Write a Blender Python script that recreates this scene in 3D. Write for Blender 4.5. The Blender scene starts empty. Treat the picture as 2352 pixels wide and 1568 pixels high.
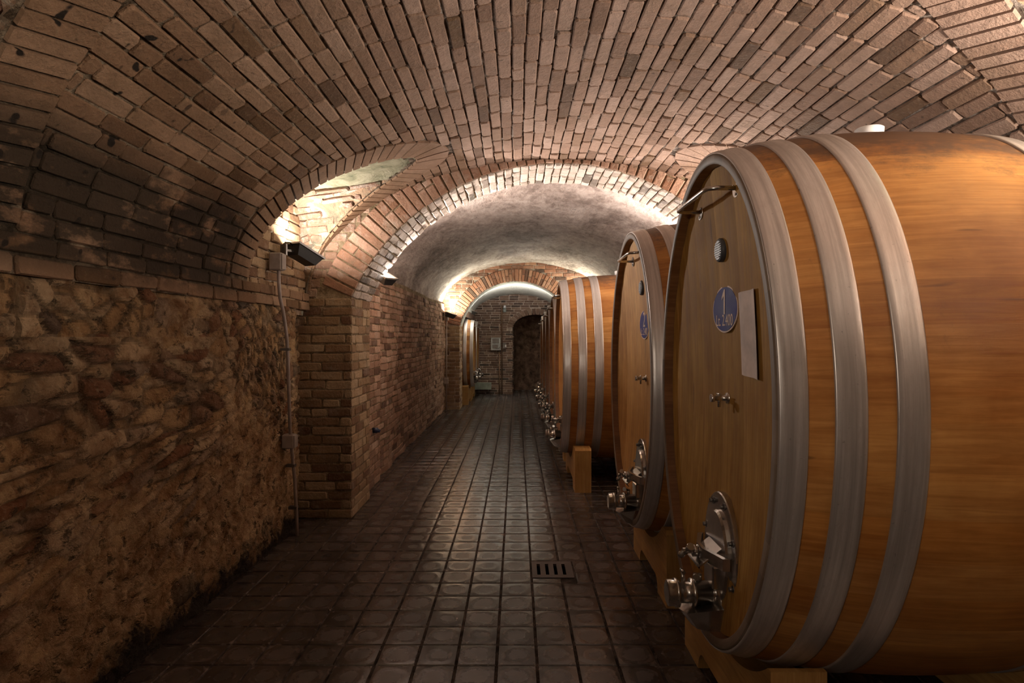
import bpy, math, random
from mathutils import Vector, Matrix, noise
random.seed(7)
C = bpy.context.scene.collection
PI = math.pi
H = 1.52            # camera height, metres
F = 1400.0

# ------------------------------------------------------------------ mesh builder
class MB:
    def __init__(s): s.v=[]; s.f=[]; s.mi=[]; s.r=[]; s.uv=[]; s.sm=[]
    def face(s, idx, mi=0, r=0.5, uv=None, sm=False):
        s.f.append(idx); s.mi.append(mi); s.r.append(r); s.uv.append(uv); s.sm.append(sm)
    def add(s, pts):
        b=len(s.v); s.v.extend([tuple(p) for p in pts]); return b
    def poly(s, pts, **k):
        b=s.add(pts); s.face(list(range(b,b+len(pts))), **k)
    def grid(s, rows, closed=False, flip=False, mi=0, r=0.5, sm=True, keep=None, uvf=None, rf=None):
        n=len(rows); m=len(rows[0]); b=s.add([p for row in rows for p in row])
        for i in range(n-1):
            for j in range(m if closed else m-1):
                if keep and not keep(i,j): continue
                j2=(j+1)%m
                q=[b+i*m+j,b+i*m+j2,b+(i+1)*m+j2,b+(i+1)*m+j]
                u=[uvf(i,j),uvf(i,j+1),uvf(i+1,j+1),uvf(i+1,j)] if uvf else None
                if flip: q=q[::-1]; u=u[::-1] if u else None
                s.face(q, mi, rf(i,j) if rf else r, u, sm)
    def box(s, lo, hi, mi=0, r=0.5, M=None, bev=0.0):
        (a,b,c),(d,e,f)=lo,hi
        if bev>0:
            t=bev; P=[]
            for (x,sx) in ((a,1),(d,-1)):
                for (y,sy) in ((b,1),(e,-1)):
                    for (z,sz) in ((c,1),(f,-1)):
                        P.append(((x,y+sy*t,z+sz*t),(x+sx*t,y,z+sz*t),(x+sx*t,y+sy*t,z)))
            pts=[Vector(q) for t3 in P for q in t3]
            if M: pts=[M@q for q in pts]
            o=s.add(pts)
            ix=lambda i,j,k,ax: o+((i*2+j)*2+k)*3+ax
            s.face([ix(0,0,0,0),ix(0,0,1,0),ix(0,1,1,0),ix(0,1,0,0)],mi,r); s.face([ix(1,0,0,0),ix(1,1,0,0),ix(1,1,1,0),ix(1,0,1,0)],mi,r)
            s.face([ix(0,0,0,1),ix(1,0,0,1),ix(1,0,1,1),ix(0,0,1,1)],mi,r); s.face([ix(0,1,0,1),ix(0,1,1,1),ix(1,1,1,1),ix(1,1,0,1)],mi,r)
            s.face([ix(0,0,0,2),ix(0,1,0,2),ix(1,1,0,2),ix(1,0,0,2)],mi,r); s.face([ix(0,0,1,2),ix(1,0,1,2),ix(1,1,1,2),ix(0,1,1,2)],mi,r)
            for i in (0,1):
                for j in (0,1):
                    s.face([ix(i,j,0,0),ix(i,j,1,0),ix(i,j,1,1),ix(i,j,0,1)],mi,r)
                    s.face([ix(i,0,j,0),ix(i,1,j,0),ix(i,1,j,2),ix(i,0,j,2)],mi,r)
                    s.face([ix(0,i,j,1),ix(1,i,j,1),ix(1,i,j,2),ix(0,i,j,2)],mi,r)
                    for k in (0,1): s.face([ix(i,j,k,0),ix(i,j,k,1),ix(i,j,k,2)],mi,r)
            return
        pts=[Vector(q) for q in ((a,b,c),(d,b,c),(d,e,c),(a,e,c),(a,b,f),(d,b,f),(d,e,f),(a,e,f))]
        if M: pts=[M@q for q in pts]
        o=s.add(pts)
        for q in ((0,3,2,1),(4,5,6,7),(0,1,5,4),(1,2,6,5),(2,3,7,6),(3,0,4,7)): s.face([o+i for i in q],mi,r)
    def tube(s, path, rad, n=12, mi=0, r=0.5, cap=True):
        path=[Vector(p) for p in path]; rows=[]; up=None
        for i,p in enumerate(path):
            d=(path[min(i+1,len(path)-1)]-path[max(i-1,0)]).normalized()
            if up is None:
                up=Vector((0,0,1)) if abs(d.z)<0.9 else Vector((1,0,0))
            a=(up-d*up.dot(d)).normalized(); up=a; b=d.cross(a)
            rr=rad[i] if isinstance(rad,(list,tuple)) else rad
            rows.append([p+a*rr*math.cos(2*PI*k/n)+b*rr*math.sin(2*PI*k/n) for k in range(n)])
        base=len(s.v); s.grid(rows,closed=True,mi=mi,r=r,flip=False)
        if cap:
            s.face([base+k for k in range(n)][::-1],mi,r); s.face([base+(len(rows)-1)*n+k for k in range(n)],mi,r)
    def prism(s, prof, ax, a, b, mi=0, r=0.5, M=None):
        # prof: list of 2D points ; ax: axis index of extrusion
        def P(p,t):
            q=[p[0],p[1]]; q.insert(ax,t); q=Vector(q); return M@q if M else q
        n=len(prof); o=s.add([P(p,a) for p in prof]+[P(p,b) for p in prof])
        s.face([o+i for i in range(n)][::-1],mi,r); s.face([o+n+i for i in range(n)],mi,r)
        for i in range(n): s.face([o+i,o+(i+1)%n,o+n+(i+1)%n,o+n+i],mi,r)
    def build(s, name, mats, parent=None, fix=False):
        me=bpy.data.meshes.new(name); me.from_pydata(s.v,[],s.f)
        for m in (mats if isinstance(mats,(list,tuple)) else [mats]): me.materials.append(m)
        me.polygons.foreach_set('material_index', s.mi)
        me.polygons.foreach_set('use_smooth', s.sm)
        at=me.attributes.new('rnd','FLOAT','FACE'); at.data.foreach_set('value', s.r)
        if any(u is not None for u in s.uv):
            ul=me.uv_layers.new(name='UVMap'); k=0; buf=[]
            for f,u in zip(s.f,s.uv):
                if u is None: u=[(0,0)]*len(f)
                for q in u: buf+= [q[0],q[1]]
            ul.data.foreach_set('uv', buf)
        me.update()
        if fix:
            import bmesh
            bm=bmesh.new(); bm.from_mesh(me); bmesh.ops.recalc_face_normals(bm,faces=bm.faces); bm.to_mesh(me); bm.free()
        o=bpy.data.objects.new(name,me); C.objects.link(o)
        if parent: o.parent=parent
        return o
def tag(o,label=None,cat=None,group=None,kind=None):
    if label: o['label']=label
    if cat: o['category']=cat
    if group: o['group']=group
    if kind: o['kind']=kind
    return o
def empty(name,loc,rz=0,label=None,cat=None,group=None):
    o=bpy.data.objects.new(name,None); o.empty_display_size=.1; C.objects.link(o); o.location=loc; o.rotation_euler=(0,0,rz)
    return tag(o,label,cat,group)
def struct(o,label=None): o['kind']='structure'; return tag(o,label)

# ------------------------------------------------------------------ materials
class NT:
    def __init__(s,name):
        s.m=bpy.data.materials.new(name); s.m.use_nodes=True; s.t=s.m.node_tree; s.n=s.t.nodes
        s.b=s.n['Principled BSDF']; s.out=s.n['Material Output']
    def N(s,ty,props=None,**ins):
        n=s.n.new(ty)
        for k,v in (props or {}).items(): setattr(n,k,v)
        for k,v in ins.items():
            s.set(n.inputs[k.replace('_',' ')] if k.replace('_',' ') in n.inputs else n.inputs[int(k[1:])], v)
        return n
    def set(s,inp,v):
        if isinstance(v,bpy.types.NodeSocket): s.t.links.new(v,inp)
        elif isinstance(v,bpy.types.Node): s.t.links.new(v.outputs[0],inp)
        else: inp.default_value=v
    def math(s,op,a,b=0.0,clamp=False):
        n=s.n.new('ShaderNodeMath'); n.operation=op; n.use_clamp=clamp; s.set(n.inputs[0],a); s.set(n.inputs[1],b); return n.outputs[0]
    def mix(s,fac,a,b,mode='MIX'):
        n=s.n.new('ShaderNodeMix'); n.data_type='RGBA'; n.blend_type=mode; n.clamp_factor=True
        s.set(n.inputs[0],fac); s.set(n.inputs[6],col(a)); s.set(n.inputs[7],col(b)); return n.outputs[2]
    def ramp(s,fac,stops,interp='LINEAR'):
        n=s.n.new('ShaderNodeValToRGB'); n.color_ramp.interpolation=interp; e=n.color_ramp.elements
        while len(e)<len(stops): e.new(0.5)
        for el,(p,c) in zip(e,stops): el.position=p; el.color=col(c)
        s.set(n.inputs[0],fac); return n.outputs[0]
    def noise(s,vec,scale,detail=4,rough=.55,dist=0):
        n=s.N('ShaderNodeTexNoise',None,Scale=scale,Detail=detail,Roughness=rough,Distortion=dist); s.set(n.inputs['Vector'],vec); return n.outputs[0]
    def mapping(s,vec,scale=(1,1,1),rot=(0,0,0),loc=(0,0,0)):
        n=s.n.new('ShaderNodeMapping'); s.set(n.inputs[0],vec); n.inputs['Scale'].default_value=scale; n.inputs['Rotation'].default_value=rot; n.inputs['Location'].default_value=loc; return n.outputs[0]
    def map(s,v,a,b,c=0.,d=1.):
        n=s.n.new('ShaderNodeMapRange'); n.clamp=True; s.set(n.inputs[0],v); 
        for i,x in enumerate((a,b,c,d)): n.inputs[i+1].default_value=x
        return n.outputs[0]
    def obj(s): return s.n.new('ShaderNodeTexCoord').outputs['Object']
    def uv(s): return s.n.new('ShaderNodeTexCoord').outputs['UV']
    def attr(s,name):
        n=s.n.new('ShaderNodeAttribute'); n.attribute_name=name; return n.outputs['Fac']
    def bump(s,h,dist=.01,strength=1.0,nrm=None):
        n=s.n.new('ShaderNodeBump'); n.inputs['Strength'].default_value=strength; n.inputs['Distance'].default_value=dist; s.set(n.inputs['Height'],h)
        if nrm: s.set(n.inputs['Normal'],nrm)
        return n.outputs[0]
    def fin(s,color,rough=.8,bump=None,metal=0,spec=.5,coat=0):
        s.set(s.b.inputs['Base Color'],col(color)); s.set(s.b.inputs['Roughness'],rough); s.set(s.b.inputs['Metallic'],metal)
        s.b.inputs['Specular IOR Level'].default_value=spec
        if coat: s.b.inputs['Coat Weight'].default_value=coat; s.b.inputs['Coat Roughness'].default_value=.25
        if bump is not None: s.set(s.b.inputs['Normal'],bump)
        return s.m
def col(c):
    if isinstance(c,(tuple,list)) and len(c)==3: return (c[0],c[1],c[2],1.0)
    return c
def simple(name,c,rough=.5,metal=0,bumps=0,spec=.5,emit=None):
    t=NT(name); o=t.obj(); n=t.noise(o,9,5); n2=t.noise(o,70,3)
    cc=t.mix(t.map(n,.35,.65),tuple(x*.75 for x in c),tuple(min(1,x*1.15) for x in c))
    r=t.math('ADD',t.math('MULTIPLY',t.math('SUBTRACT',n,.5),.3),rough)
    m=t.fin(cc,r,t.bump(n2,.002,max(.05,bumps)),metal,spec)
    if emit:
        t.b.inputs['Emission Color'].default_value=col(emit[0]); t.b.inputs['Emission Strength'].default_value=emit[1]
    return m

def brick_mat(name,stops,stain=None,grain=1.0,green=0.0,bleach=0.0):
    t=NT(name); o=t.obj(); r=t.attr('rnd')
    base=t.ramp(r,stops)
    n1=t.noise(o,14,6,.65); n2=t.noise(o,60,4,.7); n3=t.noise(o,3.1,4,.6)
    c=t.mix(t.map(n1,.3,.7),t.mix(.5,base,(.5,.5,.5),'MULTIPLY'),base)
    c=t.mix(t.math('MULTIPLY',t.map(n2,.55,.8),.35),c,(.5,.42,.34))
    c=t.mix(t.math('MULTIPLY',t.map(n3,.5,.75),.5),c,(.16,.10,.055))
    pit=t.noise(o,28,2,.5)
    c=t.mix(t.math('MULTIPLY',t.map(pit,.68,.78),.7),c,(.05,.032,.022))
    if bleach:
        c=t.mix(t.math('MULTIPLY',t.map(t.noise(o,5.3,6,.75),.5,.66),bleach),c,(.72,.66,.58))
    if green:
        c=t.mix(t.math('MULTIPLY',t.map(t.noise(o,4.7,6,.7),.54,.66),green),c,(.10,.13,.09))
    if stain:
        c=stain(t,o,c)
    nv=t.math('ADD',t.math('MULTIPLY',n1,1.0),t.math('MULTIPLY',n2,.45))
    return t.fin(c,.86,t.bump(nv,.014*grain,.9),spec=.3)
def mortar_mat(name,c1,c2,c3=None,stain=None):
    t=NT(name); o=t.obj(); n1=t.noise(o,9,6,.7); n2=t.noise(o,60,5,.7)
    c=t.mix(t.map(n1,.4,.62),c1,c2)
    if c3: c=t.mix(t.map(t.noise(o,4,5,.7),.52,.68),c,c3)
    if stain: c=stain(t,o,c)
    return t.fin(c,.93,t.bump(t.math('ADD',n1,n2),.02,1.0),spec=.2)

def vault_stain_tint(t,o,c):
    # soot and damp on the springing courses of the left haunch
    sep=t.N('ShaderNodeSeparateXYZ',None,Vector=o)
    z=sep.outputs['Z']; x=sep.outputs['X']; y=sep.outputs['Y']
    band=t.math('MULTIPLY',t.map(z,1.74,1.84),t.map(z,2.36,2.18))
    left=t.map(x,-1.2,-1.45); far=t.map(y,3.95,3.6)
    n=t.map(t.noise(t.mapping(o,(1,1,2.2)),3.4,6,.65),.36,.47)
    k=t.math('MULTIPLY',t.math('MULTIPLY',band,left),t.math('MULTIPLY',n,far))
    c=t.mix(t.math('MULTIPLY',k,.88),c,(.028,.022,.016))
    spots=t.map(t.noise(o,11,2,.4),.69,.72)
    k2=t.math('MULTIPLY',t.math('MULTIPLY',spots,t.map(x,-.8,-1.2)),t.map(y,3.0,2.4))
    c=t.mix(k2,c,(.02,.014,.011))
    # browner, darker tint growing from the crown to the left haunch
    k3=t.math('MULTIPLY',t.map(x,-.3,-1.3),.75)
    return t.mix(k3,c,t.mix(1.0,c,(.76,.68,.47),'MULTIPLY'))
VST=[(0,(.13,.075,.048)),(.06,(.22,.13,.09)),(.25,(.32,.20,.145)),(.6,(.365,.237,.178)),(.88,(.43,.295,.235)),(.95,(.27,.165,.11)),(1,(.15,.085,.048))]
m_vault=brick_mat('vault brick',VST,vault_stain_tint)
m_vmort=mortar_mat('vault mortar',(.10,.072,.055),(.55,.46,.40),None,vault_stain_tint)
m_rib=brick_mat('arch brick',[(0,(.30,.15,.09)),(.5,(.46,.26,.18)),(1,(.54,.34,.25))],None,1.4,.35,.25)
m_soff=brick_mat('soffit brick',[(0,(.14,.11,.09)),(.15,(.45,.36,.30)),(.6,(.58,.47,.40)),(1,(.66,.58,.52))],None,1.6,.2,.5)
m_pier=brick_mat('pier brick',[(0,(.14,.065,.035)),(.3,(.25,.145,.075)),(.6,(.36,.235,.13)),(1,(.44,.31,.19))],None,1.3,.0,.12)
m_pmort=mortar_mat('pier mortar',(.16,.11,.06),(.42,.32,.21),(.24,.17,.10))
m_w2=brick_mat('side wall brick',[(0,(.13,.065,.042)),(.3,(.30,.165,.105)),(.65,(.42,.25,.17)),(1,(.50,.34,.25))],None,1.5,.0,.15)
m_arch2=brick_mat('far arch brick',[(0,(.10,.06,.045)),(.3,(.30,.13,.08)),(.7,(.45,.20,.12)),(1,(.55,.30,.19))],None,1.0,0,.2)
m_farb=brick_mat('end wall brick',[(0,(.05,.035,.028)),(.4,(.14,.08,.055)),(.8,(.22,.13,.09)),(1,(.32,.22,.16))],None,1.0,.0,.1)
m_fmort=mortar_mat('end wall mortar',(.34,.26,.21),(.60,.50,.42))
m_lunb=brick_mat('flaking lunette brick',[(0,(.17,.09,.06)),(.4,(.34,.19,.13)),(.8,(.40,.25,.18)),(1,(.46,.36,.28))],None,2.4,.75,.5)
# lunette lining : rough flaking masonry
def lun_mat():
    t=NT('lunette masonry'); o=t.obj()
    v=t.N('ShaderNodeTexVoronoi',{'feature':'DISTANCE_TO_EDGE'},Scale=5.5); t.set(v.inputs['Vector'],t.mapping(o,(1,1,2.2)))
    n1=t.noise(o,6,7,.72,.6); n2=t.noise(o,34,5,.7)
    c=t.ramp(n1,[(.28,(.08,.10,.075)),(.42,(.26,.19,.13)),(.5,(.36,.22,.14)),(.58,(.42,.36,.28)),(.75,(.40,.39,.31))])
    h=t.math('ADD',t.math('MULTIPLY',n1,1.6),t.math('ADD',t.math('MULTIPLY',n2,.5),t.math('MULTIPLY',t.map(v.outputs[0],0,.08),.0)))
    return t.fin(c,.9,t.bump(h,.022,1.0),spec=.2)
m_lun=lun_mat()
def lunp_mat():
    t=NT('lunette plaster'); o=t.obj(); n1=t.noise(t.mapping(o,(1,1,1)),5,7,.7,.8); n2=t.noise(t.mapping(o,(1,6,1)),8,5,.7)
    c=t.ramp(n1,[(.3,(.09,.11,.07)),(.45,(.28,.27,.18)),(.6,(.42,.39,.28)),(.8,(.34,.29,.21))])
    return t.fin(c,.9,t.bump(t.math('ADD',n1,n2),.03,1.0),spec=.2)
m_lunp=lunp_mat()
def plaster(name,stops,scale=1.0):
    t=NT(name); o=t.obj()
    n1=t.noise(t.mapping(o,(1.1,.55,1.1)),1.6*scale,7,.68,.5); n2=t.noise(t.mapping(o,(3,1.2,3)),5*scale,6,.7,.4); n3=t.noise(o,40,5,.6)
    f=t.math('ADD',t.math('MULTIPLY',n1,.65),t.math('MULTIPLY',n2,.35))
    c=t.ramp(f,stops)
    sp=t.map(t.noise(t.mapping(o,(1.6,.7,1.6)),8*scale,5,.75),.63,.68)
    c=t.mix(t.math('MULTIPLY',sp,.6),c,(.06,.055,.05))
    return t.fin(c,.75,t.bump(t.math('ADD',t.math('MULTIPLY',n2,1.5),t.math('MULTIPLY',n3,.3)),.03,.8),spec=.3)
m_pl2=plaster('mould-stained plaster',[(.34,(.10,.072,.06)),(.43,(.22,.165,.14)),(.52,(.39,.31,.27)),(.62,(.54,.455,.41)),(.74,(.62,.56,.50))])
m_pl3=plaster('pale plaster',[(.3,(.42,.42,.36)),(.5,(.60,.59,.52)),(.7,(.68,.67,.62))],1.5)
# rubble wall
def rubble_mat():
    t=NT('rubble stone'); o=t.obj(); r=t.attr('rnd')
    base=t.ramp(r,[(0,(.50,.30,.14)),(.2,(.64,.42,.22)),(.42,(.50,.35,.21)),(.6,(.74,.52,.31)),(.78,(.44,.32,.22)),(.88,(.34,.15,.07)),(1,(.18,.14,.105))])
    g=t.attr('gap')
    n1=t.noise(o,7,7,.7,.5); n2=t.noise(o,38,6,.7); n3=t.noise(o,2.4,5,.6); cr=t.attr('crack')
    c=t.mix(t.math('MULTIPLY',t.map(g,.3,1.0),.75),base,(.62,.42,.23))
    c=t.mix(t.map(n1,.38,.58),t.mix(1,c,(.50,.40,.32),'MULTIPLY'),c)
    c=t.mix(t.math('MULTIPLY',t.map(n3,.52,.68),.6),c,(.20,.095,.04))
    c=t.mix(t.math('MULTIPLY',t.map(n2,.56,.74),.4),c,(.78,.60,.40))
    pk=t.noise(t.mapping(o,(1,1.0,1.3)),15,4,.6,.2); c=t.mix(t.math('MULTIPLY',t.map(pk,.58,.68),.75),c,(.07,.045,.025))
    c=t.mix(t.math('MULTIPLY',t.map(cr,.35,.95),.6),c,(.09,.058,.03))
    # blotchy footing, darker towards the floor
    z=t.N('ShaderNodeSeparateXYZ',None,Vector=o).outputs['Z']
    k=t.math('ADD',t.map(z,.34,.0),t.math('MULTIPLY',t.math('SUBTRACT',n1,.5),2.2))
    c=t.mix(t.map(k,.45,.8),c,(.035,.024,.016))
    h=t.math('ADD',n1,t.math('MULTIPLY',n2,.8)); h=t.math('SUBTRACT',h,t.math('MULTIPLY',t.map(pk,.55,.68),.6))
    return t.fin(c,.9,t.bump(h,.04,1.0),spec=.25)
m_rub=rubble_mat()
def dark_rubble():
    t=NT('passage rubble'); o=t.obj(); n1=t.noise(o,5,7,.7,.4)
    c=t.ramp(n1,[(.32,(.05,.03,.022)),(.5,(.22,.13,.085)),(.7,(.42,.28,.20))])
    return t.fin(c,.92,t.bump(n1,.08,1.0))
m_pass=dark_rubble()
# floor tiles
def tile_mat():
    t=NT('worn cement tile'); uv=t.uv(); o=t.obj(); r=t.attr('rnd')
    p=t.N('ShaderNodeVectorMath',{'operation':'SUBTRACT'}); t.set(p.inputs[0],uv); p.inputs[1].default_value=(.5,.5,0)
    sep=t.N('ShaderNodeSeparateXYZ',None,Vector=p.outputs[0])
    x4=t.math('POWER',t.math('ABSOLUTE',sep.outputs[0]),2.6); y4=t.math('POWER',t.math('ABSOLUTE',sep.outputs[1]),2.6)
    wob=t.math('MULTIPLY',t.math('SUBTRACT',t.noise(o,7,3,.5),.5),.22)
    d=t.math('ADD',t.math('POWER',t.math('ADD',x4,y4),1/2.6),wob)      # rounded-square distance 0...0.5
    rad=t.math('ADD',t.math('MULTIPLY',r,.13),.26)
    e=t.math('SUBTRACT',d,rad)
    ring=t.math('MULTIPLY',t.map(e,-.05,.0),t.map(e,.07,.02))
    n=t.noise(o,18,6,.65); n2=t.noise(o,1.4,4,.6); nf=t.noise(o,90,3,.6)
    c=t.ramp(r,[(0,(.046,.034,.030)),(.5,(.066,.049,.042)),(1,(.088,.064,.055))])
    c=t.mix(t.map(n,.35,.7),t.mix(1,c,(.6,.6,.6),'MULTIPLY'),c)
    c=t.mix(t.math('MULTIPLY',t.math('MULTIPLY',ring,t.map(n,.35,.6)),.32),c,(.17,.13,.115))
    c=t.mix(t.math('MULTIPLY',t.math('MULTIPLY',t.map(d,.44,.49),t.map(n,.5,.62)),.8),c,(.30,.24,.21))
    edge=t.map(d,.36,.46)
    c=t.mix(t.math('MULTIPLY',edge,.5),c,(.03,.021,.018))
    light=t.math('MULTIPLY',t.map(n2,.5,.7),.3); c=t.mix(light,c,(.17,.12,.10))
    ro=t.math('ADD',t.math('MULTIPLY',n,.28),.08); ro=t.math('ADD',ro,t.math('MULTIPLY',t.map(e,-.16,-.02,1,0),.10))
    h=t.math('ADD',t.math('MULTIPLY',t.map(e,-.14,.03),.22),t.math('MULTIPLY',t.map(e,.02,.18,0,1),-.55))
    h=t.math('ADD',h,t.math('MULTIPLY',n,.18)); h=t.math('ADD',h,t.math('MULTIPLY',nf,.05))
    return t.fin(c,ro,t.bump(h,.0026,1.0),spec=.85)
m_tile=tile_mat()
m_grout=mortar_mat('floor grout',(.02,.014,.011),(.12,.09,.075))
# wood
def wood(name,stops,axis='u',dark_top=False,rough=.42,spec=.4,grime=None):
    t=NT(name); uv=t.uv(); o=t.obj(); r=t.attr('rnd')
    base=t.ramp(r,stops)
    sh=t.math('MULTIPLY',r,17.0); cv=t.N('ShaderNodeCombineXYZ',None,Z=sh)
    vv=t.N('ShaderNodeVectorMath',{'operation':'ADD'}); t.set(vv.inputs[0],uv); t.set(vv.inputs[1],cv.outputs[0])
    g=t.noise(t.mapping(vv.outputs[0],(3,55,1)),1.0,6,.62,.7); g2=t.noise(t.mapping(vv.outputs[0],(14,220,1)),1.0,3,.6)
    bl=t.noise(o,3.5,5,.6)
    c=t.mix(t.map(g,.32,.68),t.mix(1,base,(.66,.56,.46),'MULTIPLY'),base)
    c=t.mix(t.math('MULTIPLY',t.map(g2,.5,.8),.35),c,t.mix(1,base,(.6,.5,.4),'MULTIPLY'))
    c=t.mix(t.math('MULTIPLY',t.map(bl,.40,.62),.55),c,t.mix(1,c,(.62,.50,.40),'MULTIPLY'))
    bm=t.noise(t.mapping(vv.outputs[0],(1.4,9,1)),1.0,5,.6,.6); c=t.mix(t.math('MULTIPLY',t.map(bm,.48,.66),.5),c,t.mix(1,c,(1.35,1.35,1.3),'MULTIPLY'))
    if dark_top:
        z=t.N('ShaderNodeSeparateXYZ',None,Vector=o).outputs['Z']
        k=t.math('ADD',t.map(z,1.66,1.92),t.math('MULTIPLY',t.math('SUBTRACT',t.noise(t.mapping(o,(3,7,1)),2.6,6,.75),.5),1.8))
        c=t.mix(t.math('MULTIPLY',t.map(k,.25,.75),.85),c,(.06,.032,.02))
    kn=t.noise(t.mapping(vv.outputs[0],(2,14,1)),1.7,2,.4); c=t.mix(t.math('MULTIPLY',t.map(kn,.72,.76),.6),c,(.10,.045,.015))
    ro=t.math('ADD',t.math('MULTIPLY',g,.2),rough-.1)
    return t.fin(c,ro,t.bump(g,.002,.35),spec=spec)
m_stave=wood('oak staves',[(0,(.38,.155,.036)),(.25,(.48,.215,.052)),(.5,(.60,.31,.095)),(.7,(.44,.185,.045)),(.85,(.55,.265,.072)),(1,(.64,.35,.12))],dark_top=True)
m_head=wood('oak head boards',[(0,(.34,.19,.05)),(.5,(.42,.245,.068)),(1,(.48,.285,.085))],rough=.72,spec=.12)  # darker oak: shading on the nearest head is put into the colour
m_head_lit=wood('lit oak head boards',[(0,(.46,.25,.08)),(.5,(.56,.32,.11)),(1,(.62,.37,.14))],rough=.65,spec=.2)  # same oak kept brighter, its lit look put into the colour
m_rim=wood('weathered chime',[(0,(.20,.16,.13)),(1,(.27,.215,.175))],rough=.6)
m_inrim=wood('chime inner oak',[(0,(.20,.095,.035)),(1,(.27,.13,.05))],rough=.5)
m_beam=wood('cradle beam oak',[(0,(.44,.26,.085)),(1,(.55,.34,.12))],rough=.6)
def galv():
    t=NT('galvanised hoop steel'); uv=t.uv(); o=t.obj()
    a=t.noise(t.mapping(uv,(1.1,44,1)),1.0,6,.7,.4); b=t.noise(t.mapping(uv,(9,26,1)),1.0,6,.75,.4); s=t.noise(t.mapping(uv,(90,70,1)),1.0,3,.6)
    c=t.mix(t.map(a,.3,.7),(.40,.365,.345),(.76,.71,.68)); c=t.mix(t.math('MULTIPLY',t.map(b,.45,.65),.5),c,(.50,.44,.41))
    c=t.mix(t.math('MULTIPLY',t.map(s,.66,.74),.4),c,(.16,.13,.12))
    ro=t.math('ADD',t.math('MULTIPLY',b,.45),t.math('ADD',t.math('MULTIPLY',a,.12),.08))
    return t.fin(c,ro,t.bump(t.math('ADD',t.math('MULTIPLY',a,.5),t.math('MULTIPLY',b,.5)),.0012,.5),metal=.65,spec=.5)
m_hoop=galv()
m_steel=simple('stainless steel',(.56,.53,.50),.22,.95,.1)
m_dsteel=simple('dark steel',(.18,.165,.155),.4,.8,.2)
m_black=simple('black enamel',(.018,.015,.014),.55,0,.2)
m_grey=simple('grey plastic box',(.34,.28,.245),.6,0,.3)
m_cond=simple('grey conduit',(.33,.26,.23),.5,0,.2)
m_bung=simple('black rubber bung',(.07,.07,.075),.5,0,.3)
m_bung2=simple('grey rubber',(.17,.17,.175),.5,0,.3)  # lighter grey for the plug face and ribs
m_white=simple('white silicone bung',(.75,.74,.74),.4)
m_blue=simple('blue plate enamel',(.018,.018,.15),.65,0,0,.15)
m_gold=simple('plate lettering',(.62,.46,.38),.65,0,0,.2)
m_paper=simple('blank paper',(.62,.50,.45),.8)
m_panel=simple('panel grey',(.42,.42,.40),.5)
m_green=simple('green grey metal',(.25,.28,.23),.6)
m_grate=simple('dark iron grate',(.085,.062,.052),.5,.2,.5)
m_pit=simple('black pit',(.002,.002,.002),.9)
m_copper=simple('copper coloured pipe',(.36,.22,.14),.4,.5)
def glassm():
    t=NT('lamp glass'); t.b.inputs['Transmission Weight'].default_value=.8
    n=t.noise(t.obj(),40,3); return t.fin((.75,.85,.80),t.map(n,.3,.7,.05,.15))
m_glass=glassm()
m_lens=simple('floodlight lens',(.8,.75,.65),.3,0,.1,.5,((1,.86,.68),6.0))

# ------------------------------------------------------------------ brick laying
def lay(mb, mapf, s0, s1, t0, t1, L=.265, W=.066, g=.010, hh=.012, keep=None, jit=.004, hj=.004, inset=.007, mi=0, bond=.5, Lvar=.06, dark=None, dropout=0.0, wave=0.0):
    nr=max(1,int(round((t1-t0)/(W+g)))); dw=(t1-t0)/nr
    R=random.random
    for k in range(nr):
        a0=t0+k*dw; s=s0-(bond*L*(k%2))-R()*.05
        while s<s1:
            l=L*(1+(R()-.5)*2*Lvar)
            if R()<.10: l*=.5
            p0=max(s,s0); p1=min(s+l,s1); s+=l+g
            if p1-p0<.03: continue
            segs=[(p0,p1)]
            if keep:
                # clip against the keep region in small steps
                n=8; st=(p1-p0)/n; segs=[]; cur=None
                for i in range(n):
                    c=p0+(i+.5)*st
                    ok=keep(c,a0+dw*.5)
                    if ok and cur is None: cur=p0+i*st
                    if not ok and cur is not None: segs.append((cur,p0+i*st)); cur=None
                if cur is not None: segs.append((cur,p1))
            for (q0,q1) in segs:
                if q1-q0<.022 or R()<dropout: continue
                h=hh+(R()-.5)*2*hj; rv=R()
                ww=wave*noise.noise(Vector((q0*1.3,a0*5,3.1)))
                b0=a0+g/2+ww; b1=a0+dw-g/2+wave*noise.noise(Vector((q0*1.3,(a0+dw)*5,3.1)))
                c=min(.009,(q1-q0)*.2,(b1-b0)*.2)
                J=lambda: (R()-.5)*2*jit
                o8=[(q0+c,b0),(q1-c,b0),(q1,b0+c),(q1,b1-c),(q1-c,b1),(q0+c,b1),(q0,b1-c),(q0,b0+c)]
                o8=[(x+J(),y+J()) for x,y in o8]
                cx=(q0+q1)/2; cy=(b0+b1)/2
                fx=1-inset*2/(q1-q0); fy=1-inset*2/(b1-b0)
                i8=[(cx+(x-cx)*fx,cy+(y-cy)*fy) for x,y in o8]
                tl=(R()-.5)*hj*1.2; tm=(R()-.5)*hj*1.2
                o=mb.add([mapf(x,y,-.012) for x,y in o8]+[mapf(x,y,h*.45) for x,y in o8]+[mapf(x,y,h+tl*(x-cx)/max(.05,(q1-q0))*2+tm*(y-cy)/(b1-b0)*2) for x,y in i8])
                mb.face([o+16+i for i in range(8)],mi,rv)
                for i in range(8):
                    j=(i+1)%8
                    mb.face([o+8+i,o+8+j,o+16+j,o+16+i],mi,rv); mb.face([o+i,o+j,o+8+j,o+8+i],mi,rv)

def planeY(y0): return lambda s,t,h:(s,y0-h,t)          # faces the camera
def planeXr(x0): return lambda s,t,h:(x0+h,s,t)         # faces +x
def planeXl(x0): return lambda s,t,h:(x0-h,s,t)


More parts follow.
